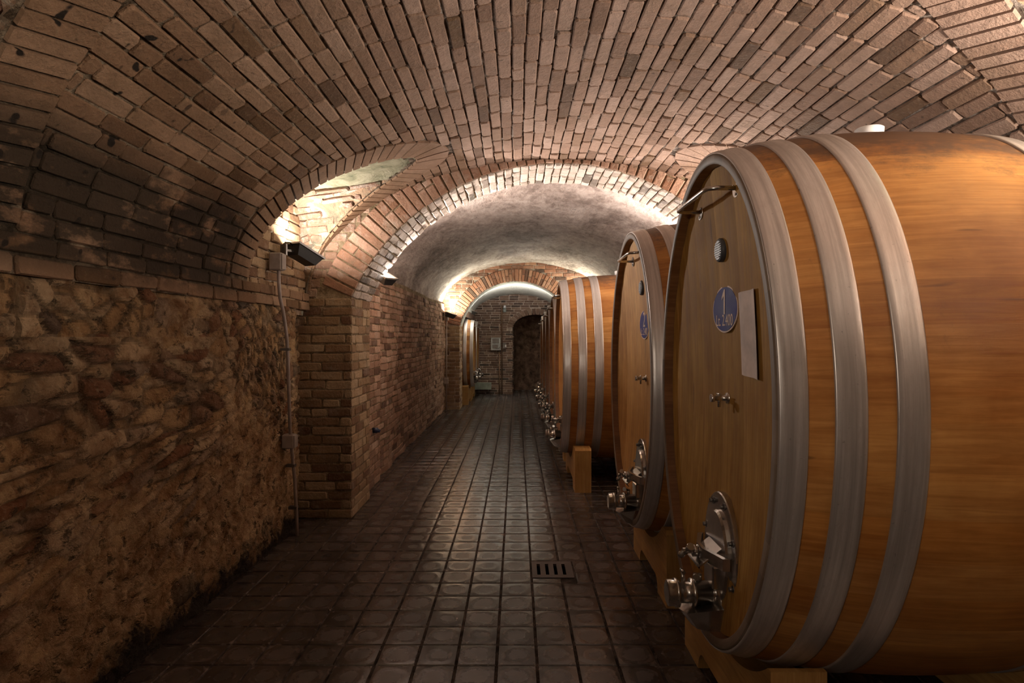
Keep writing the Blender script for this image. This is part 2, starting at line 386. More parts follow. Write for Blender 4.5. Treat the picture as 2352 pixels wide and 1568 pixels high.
# ------------------------------------------------------------------ vault of the near bay
VC,VA,VS,VR=.35,2.10,1.85,1.17      # centre x, half span, springing height, rise
WL,WR=VC-VA,VC+VA                    # wall planes -1.75, 2.45
def vz(x):
    q=1-((x-VC)/VA)**2
    return VS+VR*math.sqrt(max(0,q))
ZB=1.74
def curve_table(vc,va,vs,vr,zb,n=400):
    P=[]
    for i in range(13): P.append((vc-va, zb+(vs-zb)*i/12))
    for i in range(1,n): 
        a=PI-PI*i/n; P.append((vc+va*math.cos(a),vs+vr*math.sin(a)))
    for i in range(13): P.append((vc+va, vs+(zb-vs)*i/12))
    S=[0]
    for a,b in zip(P,P[1:]): S.append(S[-1]+math.hypot(b[0]-a[0],b[1]-a[1]))
    return P,S
def curve_fn(P,S,cx,cz):
    import bisect
    def f(t):
        t=min(max(t,0),S[-1]-1e-6); i=max(0,min(len(P)-2,bisect.bisect_right(S,t)-1))
        k=(t-S[i])/max(1e-9,(S[i+1]-S[i])); x=P[i][0]+(P[i+1][0]-P[i][0])*k; z=P[i][1]+(P[i+1][1]-P[i][1])*k
        dx=P[i+1][0]-P[i][0]; dz=P[i+1][1]-P[i][1]; l=math.hypot(dx,dz); nx,nz=dz/l,-dx/l     # inward normal
        return x,z,nx,nz
    return f
P1,S1=curve_table(VC,VA,VS,VR,ZB); c1=curve_fn(P1,S1,VC,VS)
def vmap(y,t,h):
    x,z,nx,nz=c1(t); return (x+nx*h,y,z+nz*h)
LW,LS,LR=.575,1.90,.95
LUN=[(-1,4.52),(-1,1.30),(1,4.58),(1,1.88)]
def in_open(side,yc,x,y,grow=0.0):
    if side*(x-VC)<.2: return False
    q=1-((y-yc)/(LW+grow))**2
    if q<=0: return False
    zl=LS+(LR+grow)*math.sqrt(q)
    return vz(x)<zl-1e-4 if abs(x-VC)<VA-1e-6 else True
def edge_pts(side,yc,n=60):
    E=[]
    for i in range(n+1):
        a=PI*i/n; y=yc-LW*math.cos(a); z=LS+LR*math.sin(a)
        xp=math.sqrt(max(0,1-((z-VS)/VR)**2)) if z>VS else 1
        E.append((y, VC+side*VA*xp, z))
    return E
# arc parameter from x
def t_of(x,z,side):
    best=None
    lo,hi=(0,S1[-1]/2) if side<0 else (S1[-1]/2,S1[-1])
    for _ in range(40):
        m=(lo+hi)/2; cz=c1(m)[1]
        if (side<0)==(cz<z): lo=m
        else: hi=m
    return (lo+hi)/2
RING=.245
rings=[]
for side,yc in LUN:
    E=[(y,t_of(x,z,side)) for y,x,z in edge_pts(side,yc)]
    rings.append((side,yc,E))
def near_open(y,t,d=RING+.012):
    x,z,_,_=c1(t)
    for side,yc,E in rings:
        if abs(y-yc)>LW+d+.05 or side*(x-VC)<.1: continue
        if (t-E[0][1])*side>0: continue
        if in_open(side,yc,x,y): return True
        if min((y-a)**2+(t-b)**2 for a,b in E)<d*d: return True
    return False
Y0,Y1=.75,5.10
mb=MB()
lay(mb,vmap,Y0,Y1+.02,0,S1[-1],L=.27,W=.066,g=.0095,keep=lambda s,t: not near_open(s,t),hh=.0115,hj=.005,jit=.0035,wave=.012,inset=.005)
# mortar bed
def kp(i,j):
    y=Y0+(i+.5)*.03; t=(j+.5)*.03; x,z,_,_=c1(t)
    return not any(in_open(sd,yc,x,y,-.02) for sd,yc in LUN)
ny=int((Y1-Y0)/.03)+1; ntt=int(S1[-1]/.03)+1
mb.grid([[vmap(min(Y0+i*.03,Y1),j*.03,0) for j in range(ntt+1)] for i in range(ny+1)],mi=1,keep=kp,sm=True)
# bay behind the camera
mb.grid([[vmap(y,j*.1,0) for j in range(int(S1[-1]/.1)+2)] for y in (-3.0,-1.5,Y0)],mi=1)
# voussoir rings round the lunettes
def resample(E,step):
    S=[0]
    for a,b in zip(E,E[1:]): S.append(S[-1]+math.hypot(b[0]-a[0],b[1]-a[1]))
    n=max(2,int(S[-1]/step)); out=[]; k=0
    for i in range(n+1):
        s=S[-1]*i/n
        while k<len(S)-2 and S[k+1]<s: k+=1
        f=(s-S[k])/max(1e-9,S[k+1]-S[k]); p=(E[k][0]+(E[k+1][0]-E[k][0])*f,E[k][1]+(E[k+1][1]-E[k][1])*f)
        out.append(p)
    return out
for side,yc,E in rings:
    Q=resample(E,.062)
    cy=yc; ct=(E[0][1]+E[-1][1])/2
    nrm=[]
    for i in range(len(Q)):
        a=Q[max(0,i-2)]; b=Q[min(len(Q)-1,i+2)]; d=(b[0]-a[0],b[1]-a[1]); l=math.hypot(*d); n=(-d[1]/l,d[0]/l)
        if n[0]*(Q[i][0]-cy)+n[1]*(Q[i][1]-ct)<0: n=(-n[0],-n[1])
        nrm.append(n)
    for i in range(len(Q)-1):
        g=.1; rv=.25+.5*random.random(); h=.013+random.random()*.006; rr=RING*(1+.04*(random.random()-.5))
        A=(Q[i][0]+(Q[i+1][0]-Q[i][0])*g,Q[i][1]+(Q[i+1][1]-Q[i][1])*g); B=(Q[i+1][0]-(Q[i+1][0]-Q[i][0])*g,Q[i+1][1]-(Q[i+1][1]-Q[i][1])*g)
        n1,n2=nrm[i],nrm[i+1]
        D=(A[0]+n1[0]*rr,A[1]+n1[1]*rr); Cc=(B[0]+n2[0]*rr,B[1]+n2[1]*rr)
        if A[0]>Y1 and B[0]>Y1: continue
        D=(min(D[0],Y1+.01),D[1]); Cc=(min(Cc[0],Y1+.01),Cc[1])
        nq=5
        q=[]
        for u in range(nq+1):
            f=u/nq; q.append((A[0]+(D[0]-A[0])*f,A[1]+(D[1]-A[1])*f)); 
        w=[(B[0]+(Cc[0]-B[0])*u/nq,B[1]+(Cc[1]-B[1])*u/nq) for u in range(nq+1)]
        loop=q+w[::-1]
        o=mb.add([vmap(y,t,-.09 if (k in (0,len(loop)-1)) else -.01) for k,(y,t) in enumerate(loop)]+[vmap(y,t,h) for y,t in loop]); n=len(loop)
        for u in range(nq): mb.face([o+n+u,o+n+u+1,o+n+n-2-u,o+n+n-1-u],0,rv)
        for k in range(n): mb.face([o+k,o+(k+1)%n,o+n+(k+1)%n,o+n+k],0,rv)
struct(mb.build('ceiling',[m_vault,m_vmort],fix=False),'brick barrel vault of the near bay')
# lunette linings
for side,yc in LUN:
    mb=MB(); E=edge_pts(side,yc,48); XW=VC+side*(VA+.03); rows=[]
    for (y,x,z) in E:
        row=[]
        for j in range(21):
            f=j/20; xx=x+(XW-x)*f; zz=z-.16*f*max(0,(z-LS)/LR)*abs(XW-x)
            d=.018*noise.fractal(Vector((xx*5,y*5,zz*5)),.8,2,4)
            row.append((xx,y+d*(1 if y<yc else -1)*.6,zz+d))
        rows.append(row)
    def topm(i,j): return 0
    b=len(mb.v)
    mb.grid(rows,mi=0)
    for k in range(len(mb.f)):
        i=k//20; 
        if 11<=i<=30: mb.mi[k]=1
    # end wall of the lunette
    arc=[(rows[i][-1]) for i in range(len(rows))]
    N=10; wr=[]
    for i,p in enumerate(arc):
        wr.append([(XW-side*.01*noise.noise(Vector((p[1]*6,q*3,1))),p[1],1.70+(p[2]-1.70)*q/N) for q in range(N+1)])
    mb.grid(wr,mi=0)
    tot=PI*(LW+LR)/2*1.02
    def lmap(s,t,h,side=side,yc=yc,XW=XW):
        a=PI*min(1,max(0,t/tot)); y=yc-LW*math.cos(a); z=LS+LR*math.sin(a); f=abs(s-(VC+side*VA*.3))
        xe=VC+side*VA*math.sqrt(max(0,1-((z-VS)/VR)**2)) if z>VS else VC+side*VA
        z-=.16*max(0,(z-LS)/LR)*abs(s-xe)*min(1,abs(s-xe)/.2)
        ny,nz=math.cos(a)*LR,-math.sin(a)*LW; l=math.hypot(ny,nz)
        return (s,y+ny/l*h,z+nz/l*h)
    def lk(s,t,side=side,yc=yc):
        a=PI*t/tot; z=LS+LR*math.sin(a); xe=math.sqrt(max(0,1-((z-VS)/VR)**2)) if z>VS else 1
        return abs(s-VC)>VA*xe+.05
    xa_,xb_=sorted((XW,VC+side*.9))
    lay(mb,lmap,xa_,xb_,tot*.64,tot,L=.24,W=.06,g=.009,keep=lk,hh=.014,hj=.012,jit=.010,mi=2,dropout=.08)
    lay(mb,lmap,xa_,xb_,0,tot*.36,L=.24,W=.06,g=.009,keep=lk,hh=.014,hj=.012,jit=.010,mi=2,dropout=.08)
    pm=planeXr(XW+.01) if side<0 else planeXl(XW-.01)
    lay(mb,pm,yc-LW,yc+LW,1.78,LS+LR,L=.25,W=.064,g=.009,hh=.008,hj=.008,jit=.008,mi=3,keep=lambda s,t:abs(s-yc)<LW and (t<LS or t<LS-.1+LR*math.sqrt(max(0,1-((s-yc)/LW)**2))))
    struct(mb.build('ceiling',[m_lun,m_lunp,m_lunb,m_pier]),'masonry lining of a lunette cut into the vault')

# ------------------------------------------------------------------ left rubble wall
def stone_h(y,z):
    # returns height, rnd, gap
    w=Vector((y*1.0,z*1.0,0)); d1=noise.noise(w*2.3)*.10; d2=noise.noise(w*2.1+Vector((9,4,2)))*.07
    lump=max(0,min(1,(z-.55)/.5))          # coursed stones above, smeared rubble below
    sy=4.6+2.2*(1-lump)+2.5*max(0,min(1,(y-3.8)/.8)); sz=11.0-2.0*(1-lump)
    if z>1.52: sy=8.0; sz=12.0
    p=Vector(((y+d1)*sy,(z+d2*.6)*sz,0.0)); D,Pt=noise.voronoi(p)
    e=D[1]-D[0]; a=Pt[0]; rv=(math.sin(a.x*12.9898+a.y*78.233)*43758.5453)%1.0
    g=max(0,min(1,e/.28)); g=g*g*(3-2*g)
    hide=noise.noise(w*1.7+Vector((3,8,5)))*.5+.5+(.28*(1-lump))
    k=max(0,min(1,(hide-.52)/.3))          # mortar smeared over the stones
    n=noise.fractal(Vector((y*12,z*12,2)),.85,2.0,5)
    n2=noise.fractal(Vector((y*1.6,z*1.6,7)),.9,2.0,2)
    D2,P2=noise.voronoi(Vector((y*13+d1*9,z*15,3.3))); e2=max(0,min(1,(D2[1]-D2[0])/.35)); e2=e2*e2*(3-2*e2)
    h=(1-k*.8)*(g*(.010+.020*rv))+k*.012*e2+.010*n*(.4+.6*k)+.020*n2
    return h,rv,k,(1-g)*(1-k)
def rubble(mb,xf,ys,zs):
    hs=[[stone_h(y,z) for z in zs] for y in ys]
    rows=[[(xf+hs[i][j][0],y,z) for j,z in enumerate(zs)] for i,y in enumerate(ys)]
    gp=[]
    n0=len(mb.f)
    mb.grid(rows,flip=False,sm=True,rf=lambda i,j:hs[i][j][1])
    return [hs[i][j][2] for i in range(len(ys)-1) for j in range(len(zs)-1)],[hs[i][j][3] for i in range(len(ys)-1) for j in range(len(zs)-1)]
mb=MB(); ys=[-3+.25*i for i in range(18)]; ys=[y for y in ys if y<1.2]+[1.2+.05*i for i in range(14)]
y=1.9
while y<4.98: ys.append(y); y+=.0105
ys+= [4.985,5.0,5.02,5.05,5.08,5.12]
zs=[-.02+i*.0115 for i in range(int(1.80/.0115)+1)]
hsg,hsc=rubble(mb,WL-.012,ys,zs)
nz=len(zs)
for i,y in enumerate(ys):            # recess where the wall meets the pier
    for j in range(nz):
        v=mb.v[i*nz+j]; k=max(0,min(1,(y-4.84)/.1)); mb.v[i*nz+j]=(v[0]-.07*k,v[1],v[2])
        k2=max(0,min(1,(v[2]-1.70)/.08)); v=mb.v[i*nz+j]; mb.v[i*nz+j]=(v[0]-.02*k2,v[1],v[2])
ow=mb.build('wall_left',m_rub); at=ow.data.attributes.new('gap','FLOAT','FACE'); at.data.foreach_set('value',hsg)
at=ow.data.attributes.new('crack','FLOAT','FACE'); at.data.foreach_set('value',hsc)
struct(ow,'rough rubble stone wall on the left')

# ------------------------------------------------------------------ plane maps
# ------------------------------------------------------------------ first rib (piers + arch)
AX,AR,AZ=.355,1.907,1.07       # arch centre x, radius, centre z
PY0,PY1=5.115,5.74
PXL=-1.385; PXR=AX+(AX-PXL)
SPZ=AZ+math.sqrt(AR**2-(AX-PXL)**2)     # springing
def arch_z(x): return AZ+math.sqrt(max(0,AR**2-(x-AX)**2))
def rib(y0,y1,ax,ar,az,xl,xr,outer_z,xout,mats,name,label,ringw,bl=.265,step=.072,fullring=True,top=3.1,plain=False):
    mb=MB(); aL=math.acos((xl-ax)/ar) if abs(xl-ax)<ar else PI; aR=math.acos(min(1,(xr-ax)/ar)); sp=az+ar*math.sin(aL)
    # pier faces
    jm=dict(jit=.005,hj=.003,hh=.0065,g=.011)
    lay(mb,planeY(y0),xout[0],xl,0,sp,L=bl,mi=0,**jm); lay(mb,planeY(y0),xr,xout[1],0,sp,L=bl,mi=0,**jm)
    lay(mb,planeXr(xl),y0,y1,0,sp,L=.25,mi=2,**jm); lay(mb,planeXl(xr),y0,y1,0,sp,L=.25,mi=2,**jm)
    # soffit
    smap=lambda s,t,h:(ax+(ar-h)*math.cos(aL-t/ar),s,az+(ar-h)*math.sin(aL-t/ar))
    if plain:
        lay(mb,smap,y0,y0+.07,0,(aL-aR)*ar,L=.25,W=.062,mi=4,hh=.010,hj=.003,jit=.003)
        mb.grid([[smap(yy,(aL-aR)*ar*q/48,hh) for q in range(49)] for yy,hh in ((y0+.075,0),(y0+.075,.006),(y1,.006))],mi=3)
    else: lay(mb,smap,y0,y1,0,(aL-aR)*ar,L=.25,W=.062,mi=3,hh=.012,hj=.006,jit=.006)
    # voussoir face
    n=int((aL-aR)*(ar+ringw*.5)/step); 
    def ring_band(r0,r1,mi):
        for k in range(n):
            a=aL-(aL-aR)*(k+.07)/n; b=aL-(aL-aR)*(k+.93)/n; rv=random.random(); h=.010+.010*random.random()
            cuts=[(r0,r1)] 
            if random.random()<.5: m=r0+(r1-r0)*(.4+.2*random.random()); cuts=[(r0,m-.005),(m+.005,r1)]
            for (p,q) in cuts:
                xm=ax+q*math.cos((a+b)/2); zt=az+q*math.sin((a+b)/2); zo=outer_z(xm)
                if zt>zo:
                    while q>p and az+q*math.sin((a+b)/2)>outer_z(ax+q*math.cos((a+b)/2)): q-=.01
                    if q-p<.015: continue
                if ax+q*math.cos(a)<xout[0] or ax+q*math.cos(b)>xout[1]: 
                    pass
                pts=[(p,a),(q,a),(q,b),(p,b)]; e=.006
                inn=[(p+e,a-e/p),(q-e,a-e/q),(q-e,b+e/q),(p+e,b+e/p)]
                J=[((random.random()-.5)*.006,(random.random()-.5)*.006) for _ in range(4)]
                f=lambda rr,an,hh,j:(ax+rr*math.cos(an)+j[0],y0-hh,az+rr*math.sin(an)+j[1])
                o=mb.add([f(rr,an,-.012,j) for (rr,an),j in zip(pts,J)]+[f(rr,an,h*.5,j) for (rr,an),j in zip(pts,J)]+[f(rr,an,h,j) for (rr,an),j in zip(inn,J)])
                rv2=rv if len(cuts)==1 else random.random()
                mb.face([o+8,o+11,o+10,o+9],mi,rv2)
                for i in range(4):
                    j=(i+1)%4; mb.face([o+4+i,o+4+j,o+8+j,o+8+i],mi,rv2); mb.face([o+i,o+j,o+4+j,o+4+i],mi,rv2)
    ring_band(ar+.002,ar+ringw,4)
    # wall over / beside the ring
    def kp(s,t):
        r=math.hypot(s-ax,t-az)
        if t<=sp: return s<xl or s>xr
        return r>ar+ringw+.012 and t<outer_z(s)+.02
    lay(mb,planeY(y0),xout[0],xout[1],sp+.002,top,L=bl,mi=5,keep=kp,**jm)
    # core (mortar) : front, back, jambs, soffit
    m=1; na=48
    A=[aL-(aL-aR)*i/na for i in range(na+1)]
    prof=[(xl,0)]+[(ax+ar*math.cos(a),az+ar*math.sin(a)) for a in A]+[(xr,0)]
    tp=[(xout[0],0)]+[(xout[0]+(xout[1]-xout[0])*i/na,min(top+.05,outer_z(xout[0]+(xout[1]-xout[0])*i/na)+.06)) for i in range(na+1)]+[(xout[1],0)]
    for yy,fl in ((y0,True),(y1,False)):
        mb.grid([[(p[0],yy,p[1]) for p in prof],[(p[0],yy,p[1]) for p in tp]],mi=m,sm=False,flip=not fl)
    mb.grid([[(p[0],y0,p[1]) for p in prof],[(p[0],y1,p[1]) for p in prof]],mi=m,sm=True)
    # back face of the ribs (seen only from inside the next bay)
    return struct(mb.build(name,mats),label)
m_spb=brick_mat('stained spandrel brick',[(0,(.26,.15,.10)),(.5,(.42,.26,.18)),(1,(.50,.36,.27))],None,2.0,.6,.3)
rib(PY0,PY1,AX,AR,AZ,PXL,PXR,vz,(WL-.1,WR+.1),[m_pier,m_pmort,m_pier,m_soff,m_rib,m_spb],'trim_1','brick pier and cross arch between the first two bays',.27,step=.082)

# ------------------------------------------------------------------ second bay
B2C,B2A,B2S,B2R=.20,1.76,2.12,.95
def v2(x): return B2S+B2R*math.sqrt(max(0,1-((x-B2C)/B2A)**2))
WL2=-1.50; WR2=2.02
Y2=12.74; Y3=13.35; Y4=16.24
mb=MB(); rows=[]
for i in range(71):
    y=PY1+(Y2-PY1)*i/70; row=[]
    for j in range(61):
        a=PI-PI*j/60; x=B2C+(B2A)*math.cos(a); z=B2S+B2R*math.sin(a)
        n=.018*noise.fractal(Vector((x*1.5,y*1.1,z*1.5)),.8,2,4)
        row.append((x*1.0-n*math.cos(a),y,z-n*math.sin(a)))
    rows.append([(WL2-.10,y,B2S-.12)]+row+[(WR2+.06,y,B2S-.12)])
mb.grid(rows)
# upstand closing the step between the rib and the larger plaster vault
struct(mb.build('ceiling',m_pl2),'grey mould-stained plaster vault of the second bay')
mb=MB()
def wob(x0): 
    def f(s,t,h):
        b=.035*noise.fractal(Vector((s*.9,t*1.4,4)),.8,2,3)
        return (x0+h+b,s,t)
    return f
lay(mb,wob(WL2),PY1,Y2,0,2.16,L=.25,W=.062,g=.010,hj=.005,jit=.008,hh=.008,mi=0,wave=.02)
mb.grid([[wob(WL2)(PY1+(Y2-PY1)*i/120,2.2*j/30,0) for j in range(31)] for i in range(121)],mi=1,flip=False)
struct(mb.build('wall_left',[m_w2,m_pmort]),'brick side wall of the second bay')
# brick jamb lining between rib and second wall
mb=MB()
lay(mb,planeXr(WL2+.045),PY1+.0,PY1+.75,0,2.10,L=.25,mi=0,hj=.0025,hh=.007,g=.009)
mb.box((WL2-.1,PY1,0),(WL2+.045,PY1+.75,2.10),mi=1)
struct(mb.build('wall_left',[m_w2,m_pmort]),'straight brick jamb behind the first pier')
# right walls (behind the casks)
mb=MB()
lay(mb,planeXl(WR),2.0,PY0,0,1.8,mi=0); mb.box((WR,-3,0),(WR+.2,PY0+.2,1.85),mi=1)
struct(mb.build('wall_right',[m_pier,m_pmort]),'brick wall behind the near casks')
mb=MB()
lay(mb,planeXl(WR2),PY1,Y2,0,2.16,mi=0); mb.box((WR2,PY1,0),(WR2+.2,Y2,2.2),mi=1)
struct(mb.build('wall_right',[m_w2,m_pmort]),'brick wall behind the casks of the second bay')
mb=MB(); mb.box((-2.2,-3.2,0),(2.9,-3.0,3.4)); struct(mb.build('wall_back',m_pmort),'wall behind the viewer')

# ------------------------------------------------------------------ second arch
A2=dict(ax=.01,ar=1.235,az=1.46)
rib(Y2,Y3,.01,1.235,1.46,-1.19,1.21,v2,(WL2-.12,WR2+.1),[m_pier,m_fmort,m_pier,m_pl3,m_arch2,m_arch2],'trim_2','red brick arch between the second and third bays',.25,bl=.23,step=.068,top=3.1,plain=True)
# ------------------------------------------------------------------ third bay
B3C,B3A,B3S,B3R=0.0,1.15,2.03,.62
mb=MB(); rows=[]
for i in range(25):
    y=Y3-.62+ (Y4-Y3+.62)*i/24; k=max(0,min(1,(y-Y3)/(Y4-Y3)))
    row=[]
    if y<Y3-.01: continue
    for j in range(41):
        a=PI-PI*j/40; n=.012*noise.fractal(Vector((math.cos(a)*3,y*2,5)),.8,2,3)
        row.append((B3C+(B3A+.06-.04*k)*math.cos(a)-n,y,B3S+(.70-.07*k)*math.sin(a)-n))
    rows.append(row)
mb.grid(rows)
struct(mb.build('ceiling',m_pl3),'pale plaster vault of the last bay')
mb=MB()
for sx in (-1,1):
    a,b=sorted((sx*1.12,sx*2.9)); mb.box((a,Y3,1.97),(b,Y4,2.12),mi=0)
    mb.box((a,Y3,2.12),(b,Y4,2.75),mi=1)
    a,b=sorted((sx*2.6,sx*2.75)); mb.box((a,Y3,0),(b,Y4,2.0),mi=1)
struct(mb.build('wall_left',[m_farb,m_pl3]),'side recesses and lintels of the last bay')
# end wall with arched doorway
DX,DA,DS,DRi=.52,.60,1.78,.34
def door_in(x,z,g=0):
    if abs(x-DX)>DA+g: return False
    return z<DS+(DRi+g)*math.sqrt(max(0,1-((x-DX)/(DA+g))**2))
mb=MB()
lay(mb,planeY(Y4),-2.8,2.8,0,2.75,L=.24,W=.050,g=.013,hh=.005,mi=0,keep=lambda s,t: not (door_in(s,t,.0) or (t>DS-.12 and door_in(s,t,.17))),hj=.002)
# mortar with hole
for i in range(112):
    for j in range(55):
        x=-2.8+i*.05; z=j*.05
        if door_in(x+.025,z+.025,.04): continue
        mb.poly([(x,Y4,z),(x,Y4,z+.05),(x+.05,Y4,z+.05),(x+.05,Y4,z)],mi=1)
nv=20
for k in range(nv):
    a=PI-PI*(k+.08)/nv; b=PI-PI*(k+.92)/nv
    P=lambda an,g:(DX+(DA+g)*math.cos(an),Y4-.02,DS+(DRi+g)*math.sin(an)+0)
    q=[P(a,0),P(a,.16),P(b,.16),P(b,0)]
    o=mb.add(q+[(p[0],Y4+.1,p[2]) for p in q]); rv=.4+.6*random.random()
    mb.face([o,o+1,o+2,o+3],0,rv)
    for i in range(4): mb.face([o+i,o+(i+1)%4,o+4+(i+1)%4,o+4+i],0,rv)
# passage behind the doorway
pr=[(DX-DA,0)]+[(DX+DA*math.cos(PI-PI*i/16),DS+DRi*math.sin(PI-PI*i/16)) for i in range(17)]+[(DX+DA,0)]
rows=[]
for i in range(13):
    y=Y4+.02+i*.12; rows.append([(p[0]+.03*noise.noise(Vector((y*4,k*.9,1))),y,p[1]+.03*noise.noise(Vector((y*4,k*.9,7)))) for k,p in enumerate(pr)])
mb.grid(rows,mi=2)
bk=[]
for i in range(13):
    bk.append([(DX-DA+2*DA*i/12,Y4+1.35+.12*noise.noise(Vector((i*.7,j*.6,2))),j*.2) for j in range(12)])
mb.grid(bk,mi=2)
struct(mb.build('wall_far',[m_farb,m_fmort,m_pass]),'dark brick end wall with a low arched doorway')

# ------------------------------------------------------------------ floor
T=.1885; X0=.0964
mb=MB(); R=random.random
GX0,GX1,GY0,GY1=.0964,.3720,3.845,4.135
i0=-10; i1=13
rows_n=int((Y4-.9)/T)+1; ybase=2.826-10*T
yb=ybase
for r in range(0,int((Y4+1.4-ybase)/T)+1):
    y=ybase+r*T
    if y<.8: continue
    for c in range(i0,i1+1):
        x=X0+c*T
        ex,ey,fx_,fy_=x,y,x+T,y+T
        if y+T>GY0+.03 and y<GY1-.03 and x+T>GX0+.03 and x<GX1-.03:
            if x+T>GX1+.02: ex=GX1
            elif y<GY0-.02: fy_=GY0
            else: continue
        g=.0022+R()*.0012; h=(R()-.5)*.0016; t1=(R()-.5)*.0016; t2=(R()-.5)*.0016; e=.005
        a,b,c2,d=ex+g,ey+g,fx_-g,fy_-g
        hz=lambda px,py:h+t1*(px-x)/T+t2*(py-y)/T
        o=mb.add([(a,b,-.007),(c2,b,-.007),(c2,d,-.007),(a,d,-.007),(a+e,b+e,hz(a,b)),(c2-e,b+e,hz(c2,b)),(c2-e,d-e,hz(c2,d)),(a+e,d-e,hz(a,d))])
        rv=R(); u=[(.02,.02),(.98,.02),(.98,.98),(.02,.98)]; w=[(.06,.06),(.94,.06),(.94,.94),(.06,.94)]
        mb.face([o+4,o+5,o+6,o+7],0,rv,w)
        for k in range(4):
            j=(k+1)%4; mb.face([o+k,o+j,o+4+j,o+4+k],0,rv,[u[k],u[j],w[j],w[k]])
fx0,fx1,fy0,fy1=-2.9,2.9,-3,Y4+1.5
for (a,b,c2,d) in ((fx0,fy0,fx1,GY0+.02),(fx0,GY1-.02,fx1,fy1),(fx0,GY0+.02,GX0+.02,GY1-.02),(GX1-.02,GY0+.02,fx1,GY1-.02)):
    mb.poly([(a,b,-.005),(c2,b,-.005),(c2,d,-.005),(a,d,-.005)],mi=1)
struct(mb.build('floor',[m_tile,m_grout]),'dark worn square floor tiles')
# drain grate
gt=empty('drain_grate',((GX0+GX1)/2,(GY0+GY1)/2,0),0,'square dark metal drain grate with four slots set in the tiled floor','drain')
mb=MB(); hx=(GX1-GX0)/2-.006; hy=(GY1-GY0)/2-.006
xs=[-hx]; sw=.022; pitch=.055
edges=[]
for k in range(4):
    c=(k-1.5)*pitch-.006; edges+= [c-sw/2,c+sw/2]
xs=[-hx]+edges+[hx]; sy=hy*.66
for k in range(len(xs)-1):
    if k%2==0: mb.box((xs[k],-sy,-.014),(xs[k+1],sy,.002))
mb.box((-hx,-hy,-.014),(hx,-sy,.002)); mb.box((-hx,sy,-.014),(hx,hy,.002))
mb.build('slotted_plate',m_grate,gt)
mb=MB(); mb.box((-hx,-hy,-.16),(hx,hy,-.15)); 
for a in ((-hx,-hy,-.15,-hx+.004,hy,-.016),(hx-.004,-hy,-.15,hx,hy,-.016),(-hx,-hy,-.15,hx,-hy+.004,-.016),(-hx,hy-.004,-.15,hx,hy,-.016)): mb.box(a[:3],a[3:])
mb.build('sump',m_pit,gt)

